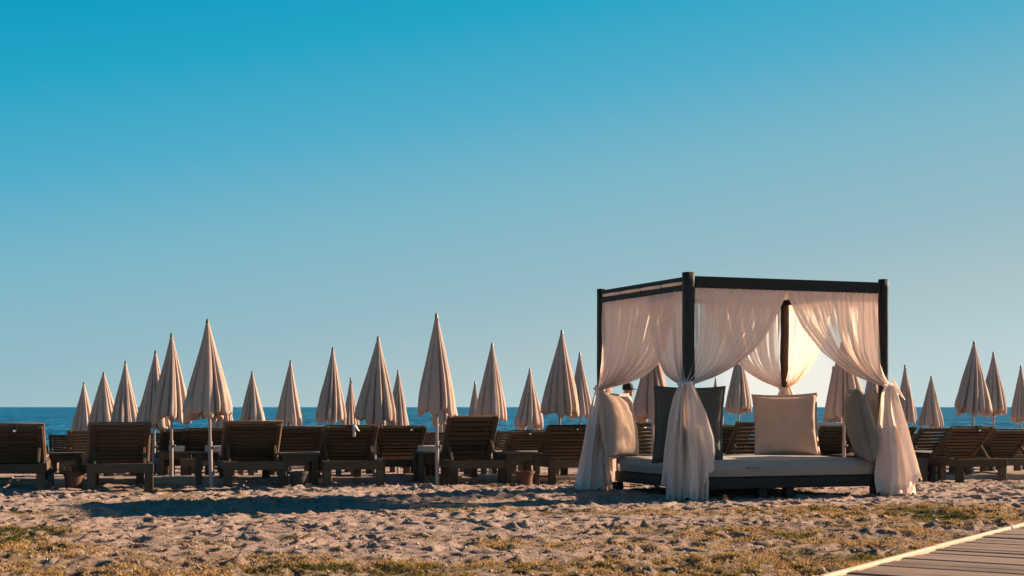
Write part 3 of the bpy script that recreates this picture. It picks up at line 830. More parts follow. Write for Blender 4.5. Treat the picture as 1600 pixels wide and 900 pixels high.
# ------------------------------------------------------------------ the gazebo daybed
Nc = Vector((1.69, 14.2, 0)); Rc = Vector((3.75, 14.98, 0)); Lc = Vector((0.958, 15.95, 0)); Bc = Vector((3.075, 16.72, 0))
U = (Rc-Nc).normalized(); V_ = (Lc-Nc).normalized()
RZ = math.atan2(U.y, U.x)
gz = thing('gazebo', 'dark timber four post beach gazebo with daybed platform', 'gazebo', Nc, RZ)
inv = Matrix.Rotation(-RZ, 3, 'Z')
def loc(p): return inv @ (Vector(p)-Nc)
ZT = 2.155; ZB = 2.045
for nm, c_, h_, wd_, mt in (('n', Nc, 2.19, 0.05, 'dark_frame'), ('r', Rc, 2.19, 0.042, 'dark_frame'), ('l', Lc, 2.17, 0.038, 'dark_frame'), ('b', Bc, 2.15, 0.04, 'old_post')):
    # octagonal-ish rough post with gentle irregularity
    rs = np.random.RandomState(ord(nm)); zz = np.linspace(-0.05, h_, 26); P = []
    for z in zz:
        row = []
        jit = 0.0015 if nm != 'b' else 0.006
        ox, oy = rs.uniform(-jit, jit, 2)
        for k in range(16):
            a = 2*math.pi*k/16+math.pi/16
            c2_, s2_ = math.cos(a), math.sin(a)
            r = wd_/max(abs(c2_), abs(s2_)); r = min(r, wd_*1.22)
            row.append((r*c2_+ox, r*s2_+oy, z))
        P.append(row)
    me = grid_me('post', np.array(P), closed=True)
    bm = bmesh.new(); bm.from_mesh(me); bmesh.ops.holes_fill(bm, edges=[e for e in bm.edges if e.is_boundary], sides=0); bm.to_mesh(me); bm.free()
    new_obj('post', me, M[mt], gz, loc(c_))
def beam(a, b, z0, z1, hw, name='beam', mat='dark_frame', inset=0.045, off=0.0, bev=0.006):
    a_, b_ = loc(a), loc(b); d = (b_-a_); L = d.length; ang = math.atan2(d.y, d.x)
    return new_obj(name, box_me(name, inset, L-inset, -hw+off, hw+off, z0, z1, bev, 2), M[mat], gz, (a_.x, a_.y, 0), (0, 0, ang))
beam(Nc, Rc, ZB, ZT, 0.032, inset=0.052)
beam(Bc, Rc, ZB, ZT-0.01, 0.03); beam(Lc, Bc, ZB, ZT-0.01, 0.03)
# left side: two rails with the rolled roof canvas laced between them
beam(Nc, Lc, 2.108, 2.150, 0.03, inset=0.05); beam(Nc, Lc, 2.02, 2.075, 0.03, inset=0.05)
a_, b_ = loc(Nc), loc(Lc); d = b_-a_; L = d.length; ang = math.atan2(d.y, d.x)
x_ = 0.07
for k in range(4):
    seg = (L-0.16)/4
    me = lathe_me('canvas_roll', [(0.005, 0), (0.015, 0.004), (0.0165, seg*0.5), (0.015, seg-0.024), (0.005, seg-0.02)], 10); me.transform(Matrix.Rotation(math.pi/2, 4, 'Y'))
    new_obj('canvas_roll', me, M['roof'], gz, (a_.x+math.cos(ang)*x_-0.028, a_.y+math.sin(ang)*x_, 2.0915), (0, 0, ang), smooth=True)
    new_obj('lacing', box_me('lacing', -0.006, 0.006, -0.034, 0.034, 2.07, 2.113, 0.002), M['dark_frame'], gz, (a_.x+math.cos(ang)*(x_+seg-0.01), a_.y+math.sin(ang)*(x_+seg-0.01), 0), (0, 0, ang))
    x_ += seg
# roof canvas stretched inside the rails, sagging a little
gs, gt = np.meshgrid(np.linspace(0.02, 0.98, 26), np.linspace(0.02, 0.98, 26))
c00, c10, c01, c11 = [np.array(loc(c)) for c in (Nc, Rc, Lc, Bc)]
P = ((1-gs)*(1-gt))[..., None]*c00+(gs*(1-gt))[..., None]*c10+((1-gs)*gt)[..., None]*c01+(gs*gt)[..., None]*c11
P[..., 2] = 2.10-0.05*np.sin(math.pi*gs)*np.sin(math.pi*gt)+0.006*np.sin(gs*20)*np.sin(math.pi*gt)
rf = new_obj('roof_canvas', grid_me('roof_canvas', P), M['roof'], gz)
sm = rf.modifiers.new('thickness', 'SOLIDIFY'); sm.thickness = 0.003
# platform
WU = (Rc-Nc).length; WV = (Lc-Nc).length
new_obj('front_board', box_me('front_board', 0.06, WU-0.06, -0.01, 0.03, 0.105, 0.215, 0.006), M['dark_frame'], gz)
new_obj('back_board', box_me('back_board', 0.06, WU-0.06, WV-0.12, WV-0.08, 0.105, 0.215, 0.006), M['dark_frame'], gz)
for x_ in (0.06, WU-0.1):
    new_obj('side_board', box_me('side_board', x_, x_+0.04, 0.034, WV-0.124, 0.105, 0.215, 0.006), M['dark_frame'], gz)
for k in range(12):
    new_obj('platform_slat', box_me('platform_slat', 0.105, WU-0.105, 0.045+k*0.15, 0.145+k*0.15, 0.185, 0.205, 0.003), M['dark_frame'], gz)
for x_ in (0.0, WU*0.36, WU*0.5, WU-0.08):
    for y_ in (0.04, WV-0.24):
        new_obj('foot', box_me('foot', x_, x_+0.09, y_, y_+0.09, -0.04, 0.104 if x_ not in (0.0, WU-0.08) else 0.104, 0.005), M['dark_frame'], gz)

# mattress: piped top and bottom edge, puffy faces
def slab(name, x0, x1, y0, y1, z0, z1, r=0.03, puff=0.02, seed=0):
    nx, ny = 44, 40
    xs_ = np.linspace(-1, 1, nx); rows = []
    cx, cy = (x0+x1)/2, (y0+y1)/2; hx, hy = (x1-x0)/2, (y1-y0)/2
    prof = [(0.0, 0), (0.5, 0), (0.93, 0.0), (0.985, 0.04), (0.999, 0.1), (1.0, 0.45), (1.006, 0.48), (1.006, 0.54), (1.0, 0.57), (0.999, 0.9), (0.987, 0.97), (0.95, 1.0), (0.8, 1.03), (0.5, 1.06), (0.25, 1.07), (0.0, 1.08)]
    n = 120; P = []
    for (f, z) in prof:
        row = []
        for k in range(n):
            a = 2*math.pi*k/n+math.pi/4
            c_, s_ = math.cos(a), math.sin(a); m_ = max(abs(c_), abs(s_))
            e = (abs(c_)**14+abs(s_)**14)**(1/14)
            ux, uy = c_/e, s_/e
            wob = 1+0.003*math.sin(k*0.7+seed)+0.002*math.sin(k*1.9)
            zz_ = z0+(z1-z0)*z + (0.006*math.sin(ux*f*7+seed)*math.cos(uy*f*5) if z > 0.9 else 0)
            row.append((cx+hx*ux*f*wob, cy+hy*uy*f*wob, zz_))
        P.append(row)
    return grid_me(name, np.array(P), closed=True)
mt = new_obj('mattress', slab('mattress', 0.05, WU-0.03, -0.015, WV-0.1, 0.218, 0.375), M['mattress'], None, Nc, (0, 0, RZ))
tag(mt, 'thick grey mattress lying on the gazebo daybed platform', 'mattress')
# little handle on the mattress front
hd = new_obj('handle', strip_me('handle', [(0.61, -0.022, 0.300, math.pi/2), (0.63, -0.040, 0.312, math.pi/2), (0.70, -0.045, 0.314, math.pi/2), (0.75, -0.036, 0.308, math.pi/2), (0.77, -0.022, 0.300, math.pi/2)], 0.001), M['grey_linen'], mt)
P = np.array([[(x, y, z-0.006), (x, y, z+0.006)] for x, y, z in ((0.61, -0.024, .300), (0.635, -0.040, .308), (0.69, -0.046, .311), (0.745, -0.040, .307), (0.77, -0.024, .300))])
hd.data = grid_me('handle', P); hd.data.materials.append(M['grey_linen'])
sm = hd.modifiers.new('thickness', 'SOLIDIFY'); sm.thickness = 0.004

def pillow_me(w_, h_, th_, seed=0, flange=0.028):
    rs = np.random.RandomState(seed); n = 44
    a = np.linspace(-1, 1, n); A, B = np.meshgrid(a, a)
    # pinched sides, pointed corners
    sx = 1-0.085*(1-B**2); sy = 1-0.085*(1-A**2)
    X = A*sx*w_/2; Z = B*sy*h_/2
    T = ((1-A**2).clip(0)*(1-B**2).clip(0))**0.31*th_/2
    wr = fbm((A+2+seed)*1.6, (B+2)*1.6, 3, seed)*0.05*((1-np.abs(A)**6)*(1-np.abs(B)**6))
    edge = np.maximum(np.abs(A), np.abs(B))
    crease = 0.03*vn(np.cos(np.arctan2(B, A))*5+seed, np.sin(np.arctan2(B, A))*5+edge)*np.clip(edge-0.5, 0, .4)*(1-edge**6)
    F = np.stack([X, -(T+wr*0.6+crease), Z], -1); K = np.stack([X, T+wr*0.4-crease, Z], -1)
    idx = lambda side, j, i: side*n*n+j*n+i
    vs = np.concatenate([F.reshape(-1, 3), K.reshape(-1, 3)]); fs = []
    for j in range(n-1):
        for i in range(n-1):
            fs.append((idx(0, j, i), idx(0, j, i+1), idx(0, j+1, i+1), idx(0, j+1, i)))
            fs.append((idx(1, j, i), idx(1, j+1, i), idx(1, j+1, i+1), idx(1, j, i+1)))
    me = mesh('cushion', vs, fs)
    bm = bmesh.new(); bm.from_mesh(me); bmesh.ops.remove_doubles(bm, verts=bm.verts[:], dist=0.0015)
    bm.to_mesh(me); bm.free()
    # flange: flat wavy trim round the seam
    ring = [(x, -1) for x in a]+[(1, y) for y in a[1:]]+[(x, 1) for x in a[::-1][1:]]+[(-1, y) for y in a[::-1][1:-1]]
    P0, P1 = [], []
    for k, (p, q_) in enumerate(ring):
        x = p*(1-0.085*(1-q_**2))*w_/2; z = q_*(1-0.085*(1-p**2))*h_/2
        L_ = math.hypot(x, z); wv = 0.004*math.sin(k*0.23+seed)+0.0015*math.sin(k*0.8)
        P0.append((x*0.985, -0.004, z*0.985)); P1.append((x*(1+flange/L_), wv, z*(1+flange/L_)))
    P0.append(P0[0]); P1.append(P1[0])
    P2 = [(x*1.0, y+0.004, z) for x, y, z in P0]
    fl = grid_me('piping', np.array([P0, P1, [(x, y+0.008, z) for x, y, z in P0]]))
    return me, fl
def cushion(px, Y, zc, w_, h_, th_, rz, tilt, roll, mat, lab, seed, trim=None):
    me, fl = pillow_me(w_, h_, th_, seed)
    o = new_obj('cushion', me, M[mat], None, (at(px, Y), Y, zc), smooth=True)
    o.rotation_mode = 'XYZ'
    mtx = Matrix.Rotation(rz, 3, 'Z') @ Matrix.Rotation(tilt, 3, 'X') @ Matrix.Rotation(roll, 3, 'Y')
    o.rotation_euler = mtx.to_euler()
    new_obj('piping', fl, M[trim or mat], o)
    tag(o, lab, 'cushion', 'cushions on the daybed')
    return o
cushion(967, 15.8, 0.70, 0.66, 0.70, 0.27, R(60), R(-9), R(2), 'tan_linen', 'tan cushion at the left end of the daybed, glowing in the sun', 3, 'tan_linen')
cushion(1076, 14.62, 0.725, 0.68, 0.74, 0.22, RZ+R(-18), R(6), R(0.5), 'dark_linen', 'dark grey cushion behind the curtain on the near corner post', 5)
cushion(1228, 16.1, 0.70, 0.68, 0.67, 0.25, R(-4), R(-8), R(-1.5), 'tan_linen', 'square tan cushion facing the camera at the back of the daybed', 8)
cushion(1345, 15.02, 0.715, 0.62, 0.74, 0.27, RZ+R(64), R(-12), R(0), 'grey_linen', 'grey cushion seen edge on at the right end of the daybed', 11)
cushion(1366, 15.6, 0.70, 0.60, 0.68, 0.2, RZ+R(80), R(-8), R(2), 'grey_linen', 'grey cushion tucked behind the edge on cushion by the right curtain', 13)

# ------------------------------------------------------------------ curtains
def thin_attr(me, vals):
    a = me.attributes.new("thin", 'FLOAT', 'POINT'); a.data.foreach_set("value", np.asarray(vals, dtype=np.float32).ravel())
    return me
def curtain(corner, toward, W, tie, table, tail, lab, seed, across=None, folds=15, ztop=2.045, ztie=1.12, d0=0.06, mat='sheer', tail_end=0.02, thin_bias=0.0, hemf=((0, 1), (1, 1)), inner=True):
    rs = np.random.RandomState(seed)
    d = (toward-corner).normalized(); nrm = Vector((d.y, -d.x, 0))
    ctr = (Nc+Rc+Lc+Bc)/4
    if nrm.dot(ctr-corner) > 0: nrm = -nrm           # outward
    ns, ntt = 230, 54
    s = np.linspace(0, 1, ns); y = np.linspace(0, 1, ntt)
    SS, YY_ = np.meshgrid(s, y)
    Fi = np.interp(YY_, [a for a, b in table], [b for a, b in table])
    # smooth the table
    for _ in range(3): Fi[1:-1] = (Fi[:-2]+Fi[1:-1]*2+Fi[2:])/4
    Gi = 1-YY_**5
    Fs = Gi*(1-SS)**1.5 + Fi*(1-(1-SS)**1.5)
    cn = np.array(corner); dn_ = np.array(d); nn = np.array(nrm); E = np.array(tie)
    top = cn[None, None]+dn_*(d0+SS*(W-d0))[..., None] + nn*0.012
    XY = E+(top-E)*Fs[..., None]
    # gathered cloth: uneven pleats that deepen towards the tie
    phase = 2*math.pi*folds*SS + 7*vn(SS*3.3+seed, YY_*1.3+seed) + 3*vn(SS*9+seed, YY_*0.8)
    amod = 0.25+2.6*np.abs(vn(SS*folds*0.45+seed*5, YY_*0.9+seed))
    dr = np.interp(YY_, [0, .05, .25, .8, 1], [0.006, 0.012, 0.02, 0.024, 0.02])
    pl = np.sin(phase)*0.8*amod+np.sin(phase*0.43+seed)*0.6+vn(SS*60+seed, YY_*6)*0.5*YY_
    XY = XY + nn*(pl*dr)[..., None]
    XY = XY + dn_*((SS-0.3)*0.06*YY_**4)[..., None] + dn_*(np.cos(phase)*0.012*YY_)[..., None]
    Z = ztop+(ztie-ztop)*YY_ + 0.006*np.sin(phase)*(YY_ < 0.01) - 0.05*np.sin(math.pi*YY_)*SS*0.6
    P = np.stack([XY[..., 0], XY[..., 1], Z], -1)
    root = thing('curtain', lab, 'curtain', tuple(tie[:2])+(0,), 0, 'sheer curtains on the gazebo')
    off = np.array((tie[0], tie[1], 0))
    thin = np.clip((vn(SS*folds*1.5+seed*7, YY_*1.7+SS*2)+0.12*np.sin(phase)-0.22)*7, 0, 1)*np.clip((YY_-0.12)*8, 0, 1)*np.clip((0.95-YY_)*5, 0, 1)
    thin = np.clip(thin+thin_bias, 0, 1)
    c = new_obj('drape', thin_attr(grid_me('drape', P-off), thin), M[mat], root)
    # heading: the doubled rod pocket
    P2 = P[:6].copy(); P2 -= nn*0.006; P2[..., 2] = P[:6, :, 2]
    new_obj('heading', grid_me('heading', P2-off), M['sheer'], root)
    # tail under the tie
    if across is None: ac = np.array((1.0, 0.0, 0.0))
    else: ac = np.array(Vector(across).normalized())
    an = np.array((ac[1], -ac[0], 0.0))
    kt = [k[0] for k in tail]; kc = [k[1] for k in tail]; kw = [k[2] for k in tail]
    ns2, nt2 = 200, 50
    SS, TT = np.meshgrid(np.linspace(0, 1, ns2), np.linspace(0, 1, nt2))
    C = np.interp(TT, kt, kc); Wd = np.interp(TT, kt, kw)
    for A_ in (C, Wd):
        for _ in range(4): A_[1:-1] = (A_[:-2]+A_[1:-1]*2+A_[2:])/4
    fo = 5.5
    phase = 2*math.pi*fo*SS + 8*vn(SS*2.6+seed, TT*1.4+seed) + 3*vn(SS*8, TT*0.9+seed)
    amod = 0.2+2.8*np.abs(vn(SS*4+seed*3, TT*0.8))
    depth = 0.022+0.035*np.minimum(1, TT*2)
    pl = np.sin(phase)*0.8*amod+np.sin(phase*0.37+seed+TT)*0.7+0.5*vn(SS*22+seed, TT*4)
    bow = 0.05*np.sin(math.pi*SS)            # wraps round the post
    zend = tail_end
    hem = 0.02*np.sin(SS*7+seed)+0.025*np.sin(SS*17+seed*3)
    HF = np.interp(SS, [a for a, b in hemf], [b for a, b in hemf])
    HF[:, 1:-1] = (HF[:, :-2]+HF[:, 1:-1]+HF[:, 2:])/3
    Z = ztie + (zend-ztie)*TT*HF + hem*TT**4
    cen = E[None, None]+ac*(C+(SS-0.5)*Wd+np.cos(phase)*0.012*TT)[..., None] + an*(pl*depth+bow*(1-0.3*TT)+0.055)[..., None]
    P = np.stack([cen[..., 0], cen[..., 1], Z], -1)
    new_obj('tail', grid_me('tail', P-off), M['sheer_tail'], root)
    if inner:        # the under layer of the gathered cloth, narrower and down to the sand
        ph2 = 2*math.pi*4.5*SS+6*vn(SS*3+seed+9, TT*1.2+seed)
        T2 = 0.35+0.65*TT
        C2 = np.interp(T2, kt, kc); W2 = np.interp(T2, kt, kw)*0.74
        cen2 = E[None, None]+ac*(C2+(SS-0.5)*W2)[..., None] + an*(np.sin(ph2)*0.035+0.01)[..., None]
        Z2 = ztie+(0.0-ztie)*T2+hem*T2**4*0.6
        new_obj('under_layer', grid_me('under_layer', np.stack([cen2[..., 0], cen2[..., 1], Z2], -1)-off), M['sheer_tail'], root)
    # hem band
    P3 = P[-4:].copy()+an*0.004
    new_obj('hem', grid_me('hem', P3-off), M['sheer_tail'], root)
    # tieback
    th = np.linspace(0, 2*math.pi, 24, endpoint=False); Q = []
    for z, r in ((-0.016, 0.053), (-0.008, 0.060), (0.008, 0.060), (0.016, 0.053)):
        Q.append([(r*math.cos(a)*1.05, r*math.sin(a)*0.95, ztie+z+0.008*math.cos(a+seed)) for a in th])
    new_obj('tieback', grid_me('tieback', np.array(Q), closed=True), M['sheer_tail'], root)
    return root
STD = [(0, 1), (.1, .96), (.42, .80), (.62, .65), (.8, .44), (.92, .24), (1, .03)]
cdir = (Vector((0, 0, 0))-Nc).normalized()
def tiep(c, k=0.05, side=(0, 0)):
    ctr = (Nc+Rc+Lc+Bc)/4; o_ = (c-ctr); o_.z = 0; o_.normalize()
    return Vector((c.x+o_.x*k+side[0], c.y+o_.y*k+side[1], 0))
TN = tiep(Nc, 0.07)
curtain(Nc, Rc, 1.08, TN+Vector((0.01, 0.0, 0)), STD, [(0, 0, .09), (.12, .012, .16), (.35, .04, .27), (.66, .075, .35), (.85, .08, .38), (1, .075, .38)], 'near sheer curtain sweeping from the front beam to the near corner post', 1, (1, 0.1, 0), hemf=((0, 1), (.55, 1.02), (.62, .9), (.75, .86), (.8, .76), (1, .70)))
curtain(Nc, Lc, 0.80, TN+Vector((-0.02, 0.01, 0)), [(0, 1), (.2, .97), (.45, .88), (.7, .72), (.88, .5), (.96, .25), (1, .03)], [(0, 0, .08), (.12, -.02, .15), (.35, -.04, .21), (.66, -.055, .27), (1, -.06, .30)], 'narrow sheer curtain left of the near corner post on the left side', 2, (1, -0.1, 0), folds=9, tail_end=0.02, hemf=((0, .90), (.3, .93), (.36, 1.0), (1, 1)))
curtain(Lc, Nc, 1.62, tiep(Lc, 0.02, (-0.005, -0.07)), [(0, 1), (.3, .97), (.55, .90), (.73, .78), (.88, .54), (.95, .3), (1, .03)], [(0, 0, .08), (.12, -.01, .13), (.35, -.03, .21), (.7, -.05, .32), (1, -.06, .42)], 'sheer curtain gathered to the left post, lower part glowing warm', 3, (1, 0, 0), folds=17, ztie=1.09, tail_end=0.0, hemf=((0, .96), (.3, .98), (.34, 1.02), (.75, 1.0), (.8, .93), (1, .93)))
curtain(Rc, Nc, 1.12, tiep(Rc, 0.03, (0.0, -0.06)), [(0, 1), (.08, .99), (.34, .86), (.62, .65), (.85, .38), (.95, .18), (1, .03)], [(0, .0, .09), (.06, -.01, .16), (.35, .03, .29), (.6, .06, .38), (.85, .09, .47), (1, .105, .52)], 'sheer curtain sweeping across to the right front post', 4, (1, 0.2, 0), folds=16, hemf=((0, .97), (.5, 1.0), (.72, .97), (.76, .88), (1, .84)))
curtain(Rc, Bc, 0.95, tiep(Rc, 0.02, (0.0, 0.05)), STD, [(0, .0, .08), (.4, .05, .22), (1, .09, .30)], 'sheer curtain tied behind the right front post on the side facing right', 5, (0.6, 0.8, 0), folds=12)
curtain(Bc, Rc, 0.98, tiep(Bc, 0.03), STD, [(0, .0, .10), (.15, .03, .2), (1, .14, .62)], 'backlit sheer curtain on the right of the back post', 6, (1, -.1, 0), folds=13, thin_bias=0.5)
curtain(Bc, Lc, 1.02, tiep(Bc, 0.03, (-0.02, 0)), STD, [(0, .0, .10), (.15, -.02, .2), (1, -.08, .45)], 'backlit sheer curtain on the left of the back post', 7, (1, .1, 0), folds=13)
curtain(Lc, Bc, 0.95, tiep(Lc, 0.0, (0, 0.05)), STD, [(0, .0, .08), (.4, .02, .20), (1, .02, .28)], 'sheer curtain tied to the left post on the side facing the sea', 8, (0.5, 0.85, 0), folds=12, ztie=1.12)

tr = tiep(Rc, 0.03, (0.0, -0.06))
ss, tt = np.meshgrid(np.linspace(0, 1, 40), np.linspace(0, 1, 14))
P = np.stack([tr.x+0.02+tt*(0.04+0.10*ss), tr.y-0.07+0.02*np.sin(ss*22)*tt, 1.17-0.20*tt*(0.55+0.45*ss)+0.05*ss*(1-tt)+0.0*ss], -1)
rc = [o for o in bpy.data.objects if o.get("label", "").startswith('sheer curtain sweeping across')][0]
new_obj('ruffle', grid_me('ruffle', P-np.array((tr.x, tr.y, 0))), M['sheer_tail'], rc)

# ------------------------------------------------------------------ two people beyond the gazebo
def skinned(name, J, E_, mat, parent, sub=2, root=0):
    me = bpy.data.meshes.new(name)
    me.from_pydata([j[:3] for j in J], E_, [])
    o = new_obj(name, me, mat, parent)
    mod = o.modifiers.new('skin', 'SKIN'); mod.use_smooth_shade = True
    ss_ = o.modifiers.new('sub', 'SUBSURF'); ss_.levels = sub; ss_.render_levels = sub
    for i, j in enumerate(J):
        v = me.skin_vertices[0].data[i]
        r = j[3] if isinstance(j[3], tuple) else (j[3], j[3])
        v.radius = r; v.use_root = (i == root)
    return o
def hand(J, E_, wi, dirv, side):
    """five bent fingers rooted in a palm"""
    b = Vector(J[wi][:3]); d = Vector(dirv).normalized(); s_ = Vector(side).normalized()
    J.append((*(b+d*0.05), (0.035, 0.015))); pi = len(J)-1; E_.append((wi, pi))
    for k, L_ in enumerate((0.062, 0.072, 0.068, 0.052)):
        o_ = s_*(k-1.5)*0.021
        p0 = b+d*0.085+o_; n_ = d.cross(s_)
        J.append((*p0, 0.009)); i0 = len(J)-1; J.append((*(p0+d*L_*0.55+n_*0.006), 0.008)); J.append((*(p0+d*L_*0.9+n_*0.028), 0.006))
        E_.extend([(pi, i0), (i0, i0+1), (i0+1, i0+2)])
    p0 = b+d*0.03-s_*0.038
    J.append((*p0, 0.011)); i0 = len(J)-1; J.append((*(p0+d*0.035-s_*0.012), 0.009)); E_.extend([(wi, i0), (i0, i0+1)])
def head_bits(t, hz, face, mat_cap, hc, logo=False):
    """cap with brim, ears, nose on a head centred at hc"""
    f = Vector(face).normalized(); r_ = f.cross(Vector((0, 0, 1)))
    ang = math.atan2(f.y, f.x)
    prof = [(0.098, -0.015), (0.100, 0.03), (0.094, 0.07), (0.072, 0.10), (0.035, 0.115), (0.004, 0.119)]
    new_obj('cap', lathe_me('cap', prof, 24), M[mat_cap], t, (hc[0]-f.x*0.008, hc[1]-f.y*0.008, hc[2]+0.012), smooth=True)
    ss_, rr_ = np.meshgrid(np.linspace(-1.0, 1.0, 12), np.linspace(0, 1, 5))
    P = np.stack([(0.095+0.07*rr_*np.cos(ss_*1.2))*np.cos(ss_*0.75), (0.095+0.07*rr_)*np.sin(ss_*0.75), 0.02-0.012*rr_-0.01*ss_**2], -1)
    b_ = new_obj('cap_brim', grid_me('cap_brim', P), M[mat_cap], t, hc, (0, 0, ang)); sm = b_.modifiers.new('t', 'SOLIDIFY'); sm.thickness = 0.004
    for s_ in (-1, 1):
        e = lathe_me('eye', [(0.003, -.003), (0.009, 0), (0.003, .003)], 8)
        new_obj('eye', e, M['cap'], t, (hc[0]+f.x*0.088+r_.x*s_*0.03, hc[1]+f.y*0.088+r_.y*s_*0.03, hc[2]-0.008))
    new_obj('mouth', box_me('mouth', -0.003, 0.003, -0.022, 0.022, -0.004, 0.004, 0.002), M['terracotta'], t, (hc[0]+f.x*0.089, hc[1]+f.y*0.089, hc[2]-0.065), (0, 0, ang))
def person(label, px, Y, seated, zg):
    x = at(px, Y)
    t = thing('person', label, 'person', (x, Y, zg), 0)
    J, E_ = [], []
    def j(x_, y_, z_, r_): J.append((x_, y_, z_, r_)); return len(J)-1
    def e(*c):
        for a, b in zip(c[:-1], c[1:]): E_.append((a, b))
    base = 0.38 if seated else 0.92
    pel = j(0, 0, base, (0.15, 0.11)); wa = j(0, 0.0, base+0.17, (0.13, 0.09)); ch = j(0, 0, base+0.36, (0.165, 0.11)); nk = j(0, 0, base+0.51, (0.06, 0.06))
    n2 = j(0.004, 0, base+0.58, 0.05); h1 = j(0.01, 0, base+0.64, (0.07, 0.085)); h2 = j(0.008, 0, base+0.72, (0.075, 0.092)); h3 = j(0.006, 0, base+0.77, (0.05, 0.06))
    e(pel, wa, ch, nk, n2, h1, h2, h3)
    nose = j(0.11, 0, base+0.675, 0.012); e(h1, nose)
    ear1 = j(0.0, 0.088, base+0.69, 0.014); ear2 = j(0.0, -0.088, base+0.69, 0.014); e(h2, ear1); e(h2, ear2)
    for s_ in (-1, 1):
        if seated:
            k1 = j(0.12, s_*0.10, base, 0.085); k2 = j(0.45, s_*0.12, base+0.08, 0.06); an_ = j(0.52, s_*0.12, 0.09, 0.04); ft = j(0.66, s_*0.13, 0.04, 0.032)
        else:
            k1 = j(0.0, s_*0.09, 0.80, 0.088); k2 = j(0.02, s_*0.10, 0.48, 0.06); an_ = j(0.0, s_*0.11, 0.09, 0.04); ft = j(0.14, s_*0.12, 0.035, 0.033)
        e(pel, k1, k2, an_, ft)
        sh = j(0, s_*0.19, base+0.44, 0.052); el = j(-0.02, s_*0.23, base+0.16, 0.04); wr = j(0.12 if seated else 0.02, s_*0.24, base-0.05 if not seated else base+0.10, 0.028)
        e(ch, sh, el, wr)
        hand(J, E_, wr, (0.5, 0, -0.3) if seated else (0.1, 0, -1), (0, -s_, 0))
    skinned('body', J, E_, M['skin'], t, 2, pel)
    # shirt and shorts
    SJ = [(0, 0, base-0.03, (0.165, 0.125)), (0, 0, base+0.17, (0.145, 0.105)), (0, 0, base+0.36, (0.18, 0.122)), (0, 0, base+0.47, (0.11, 0.085)), (0, 0.2, base+0.44, 0.066), (-0.02, 0.232, base+0.26, 0.056), (0, -0.2, base+0.44, 0.066), (-0.02, -0.232, base+0.26, 0.056)]
    skinned('shirt', SJ, [(0, 1), (1, 2), (2, 3), (2, 4), (4, 5), (2, 6), (6, 7)], M['shirt'], t, 2)
    head_bits(t, 0, (1, -0.0, 0), 'cap', (0.008, 0, base+0.72))
    return t, base
for o in [LPROTO]+list(LPROTO.children_recursive): bpy.data.objects.remove(o)
p1, b1 = person('person in a black cap standing behind the sunlit cushion', 981, 26.5, False, G(26.5)-0.15)
p1.rotation_euler = (0, 0, R(20))
Yp = 22.0
p2, b2 = person('person in a dark cap with white print sitting low behind the daybed', 1003, Yp, True, G(Yp))
p2.location.z = zat(648, Yp)-(0.38+0.71); p2.rotation_euler = (0, 0, R(-25))
for k, (dx_, dz_) in enumerate(((-0.018, 0), (0.012, 0))):
    new_obj('print', box_me('print', -0.004, 0.004, -0.0, 0.003, -0.018, 0.018, 0.001), M['white'], p2, (-0.01+dx_, -0.104, 0.38+0.76))
st = thing('stool', 'low dark stool under the seated person behind the daybed', 'stool', (p2.location.x, Yp, G(Yp)))
new_obj('seat', lathe_me('seat', [(0.16, 0.22), (0.17, 0.235), (0.16, 0.25)], 20), M['black'], st)
for k in range(3):
    a = k*2.094
    new_obj('leg', lathe_me('leg', [(0.015, -0.02), (0.015, 0.222)], 8), M['black'], st, (0.11*math.cos(a), 0.11*math.sin(a), 0))

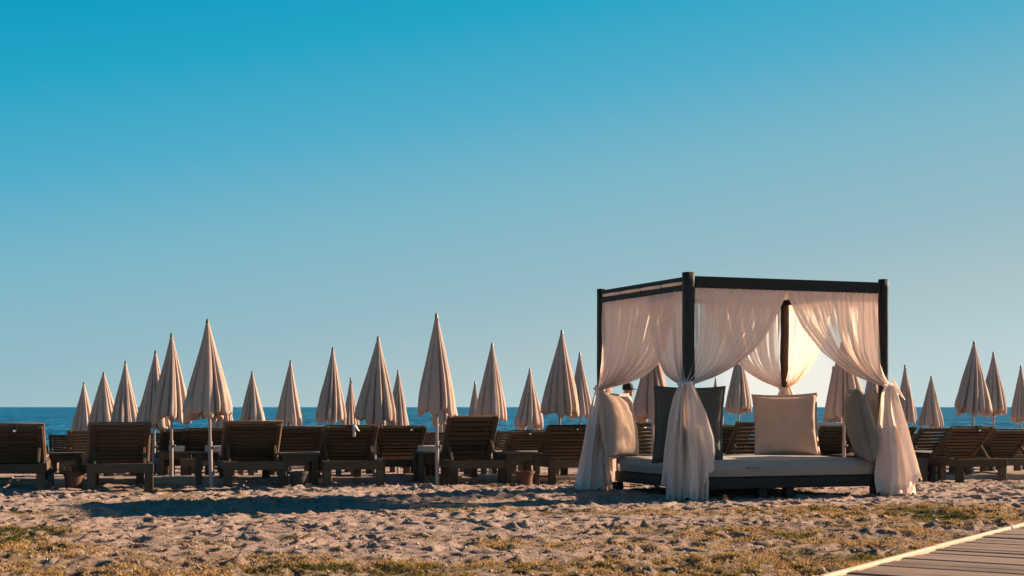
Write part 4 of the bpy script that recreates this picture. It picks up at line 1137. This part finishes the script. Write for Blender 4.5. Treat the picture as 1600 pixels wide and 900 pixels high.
# ------------------------------------------------------------------ small things in the foreground
def weed(px, Y, h, lab, seed, n=7):
    rs = random.Random(seed); t = thing('dry_weed', lab, 'weed', (at(px, Y), Y, ground(at(px, Y), Y)-0.01))
    for k in range(n):
        a = rs.uniform(0, 6.28); ln = rs.uniform(0.2, 0.6)*h; hh = h*rs.uniform(0.55, 1); ww = 0.0022
        P = []
        for q_ in np.linspace(0, 1, 6):
            P.append([(math.cos(a)*ln*q_**1.6-ww*(1.2-q_), math.sin(a)*ln*q_**1.6, hh*q_), (math.cos(a)*ln*q_**1.6+ww*(1.2-q_), math.sin(a)*ln*q_**1.6, hh*q_)])
        for q_ in (0.45, 0.65, 0.85, 1.0):
            pass
        o = new_obj('stem', grid_me('stem', np.array(P)), M['dry'], t); sm = o.modifiers.new('t', 'SOLIDIFY'); sm.thickness = 0.003
        bm = bmesh.new()
        for q_ in (0.5, 0.68, 0.82, 0.93, 1.0):
            c_ = Vector((math.cos(a)*ln*q_**1.6, math.sin(a)*ln*q_**1.6, hh*q_))
            b2_ = rs.uniform(0, 6.28); d_ = Vector((math.cos(b2_), math.sin(b2_), 0.7))*0.016; s__ = Vector((-math.sin(b2_), math.cos(b2_), 0))*0.005
            vs_ = [bm.verts.new(v) for v in (c_, c_+d_*0.5+s__, c_+d_, c_+d_*0.5-s__)]; bm.faces.new(vs_)
        me = bpy.data.meshes.new('leaf'); bm.to_mesh(me); bm.free()
        new_obj('leaf', me, M['dry'], o)
weed(1131, 13.9, 0.075, 'reddish dry weed in front of the daybed right of the near curtain', 1, 9)
weed(1255, 14.0, 0.06, 'reddish dry weed in front of the middle of the daybed', 2, 9)
weed(428, 12.7, 0.13, 'tall dry weed in the shadow band left of centre', 3, 5)
weed(211, 12.6, 0.08, 'tuft of dry weed at the lower edge of the shadow band, left', 4, 8)
weed(367, 12.5, 0.07, 'single dry weed right of the left tuft by the shadow band', 5, 5)
weed(595, 12.3, 0.07, 'yellowish dry weed below the shadow band near the centre', 6, 8)
weed(122, 12.2, 0.06, 'small dry weed near the left end of the shadow band', 7, 5)
rs = random.Random(9)
def stone(px, Y, r, lab):
    bm = bmesh.new(); bmesh.ops.create_icosphere(bm, subdivisions=2, radius=r)
    for v in bm.verts:
        v.co *= rs.uniform(0.85, 1.15); v.co.z *= 0.75
    me = bpy.data.meshes.new('stone'); bm.to_mesh(me); bm.free()
    o = new_obj('stone', me, M['stone'], None, (at(px, Y), Y, ground(at(px, Y), Y)+r*0.3), smooth=True); tag(o, lab, 'stone')
stone(1462, 11.3, 0.028, 'whitish stone in the grass just left of the boardwalk')
stone(520, 12.0, 0.012, 'small white pebble in the trodden sand left of centre')
stone(1190, 9.3, 0.012, 'small white pebble in the bottom grass right of centre')
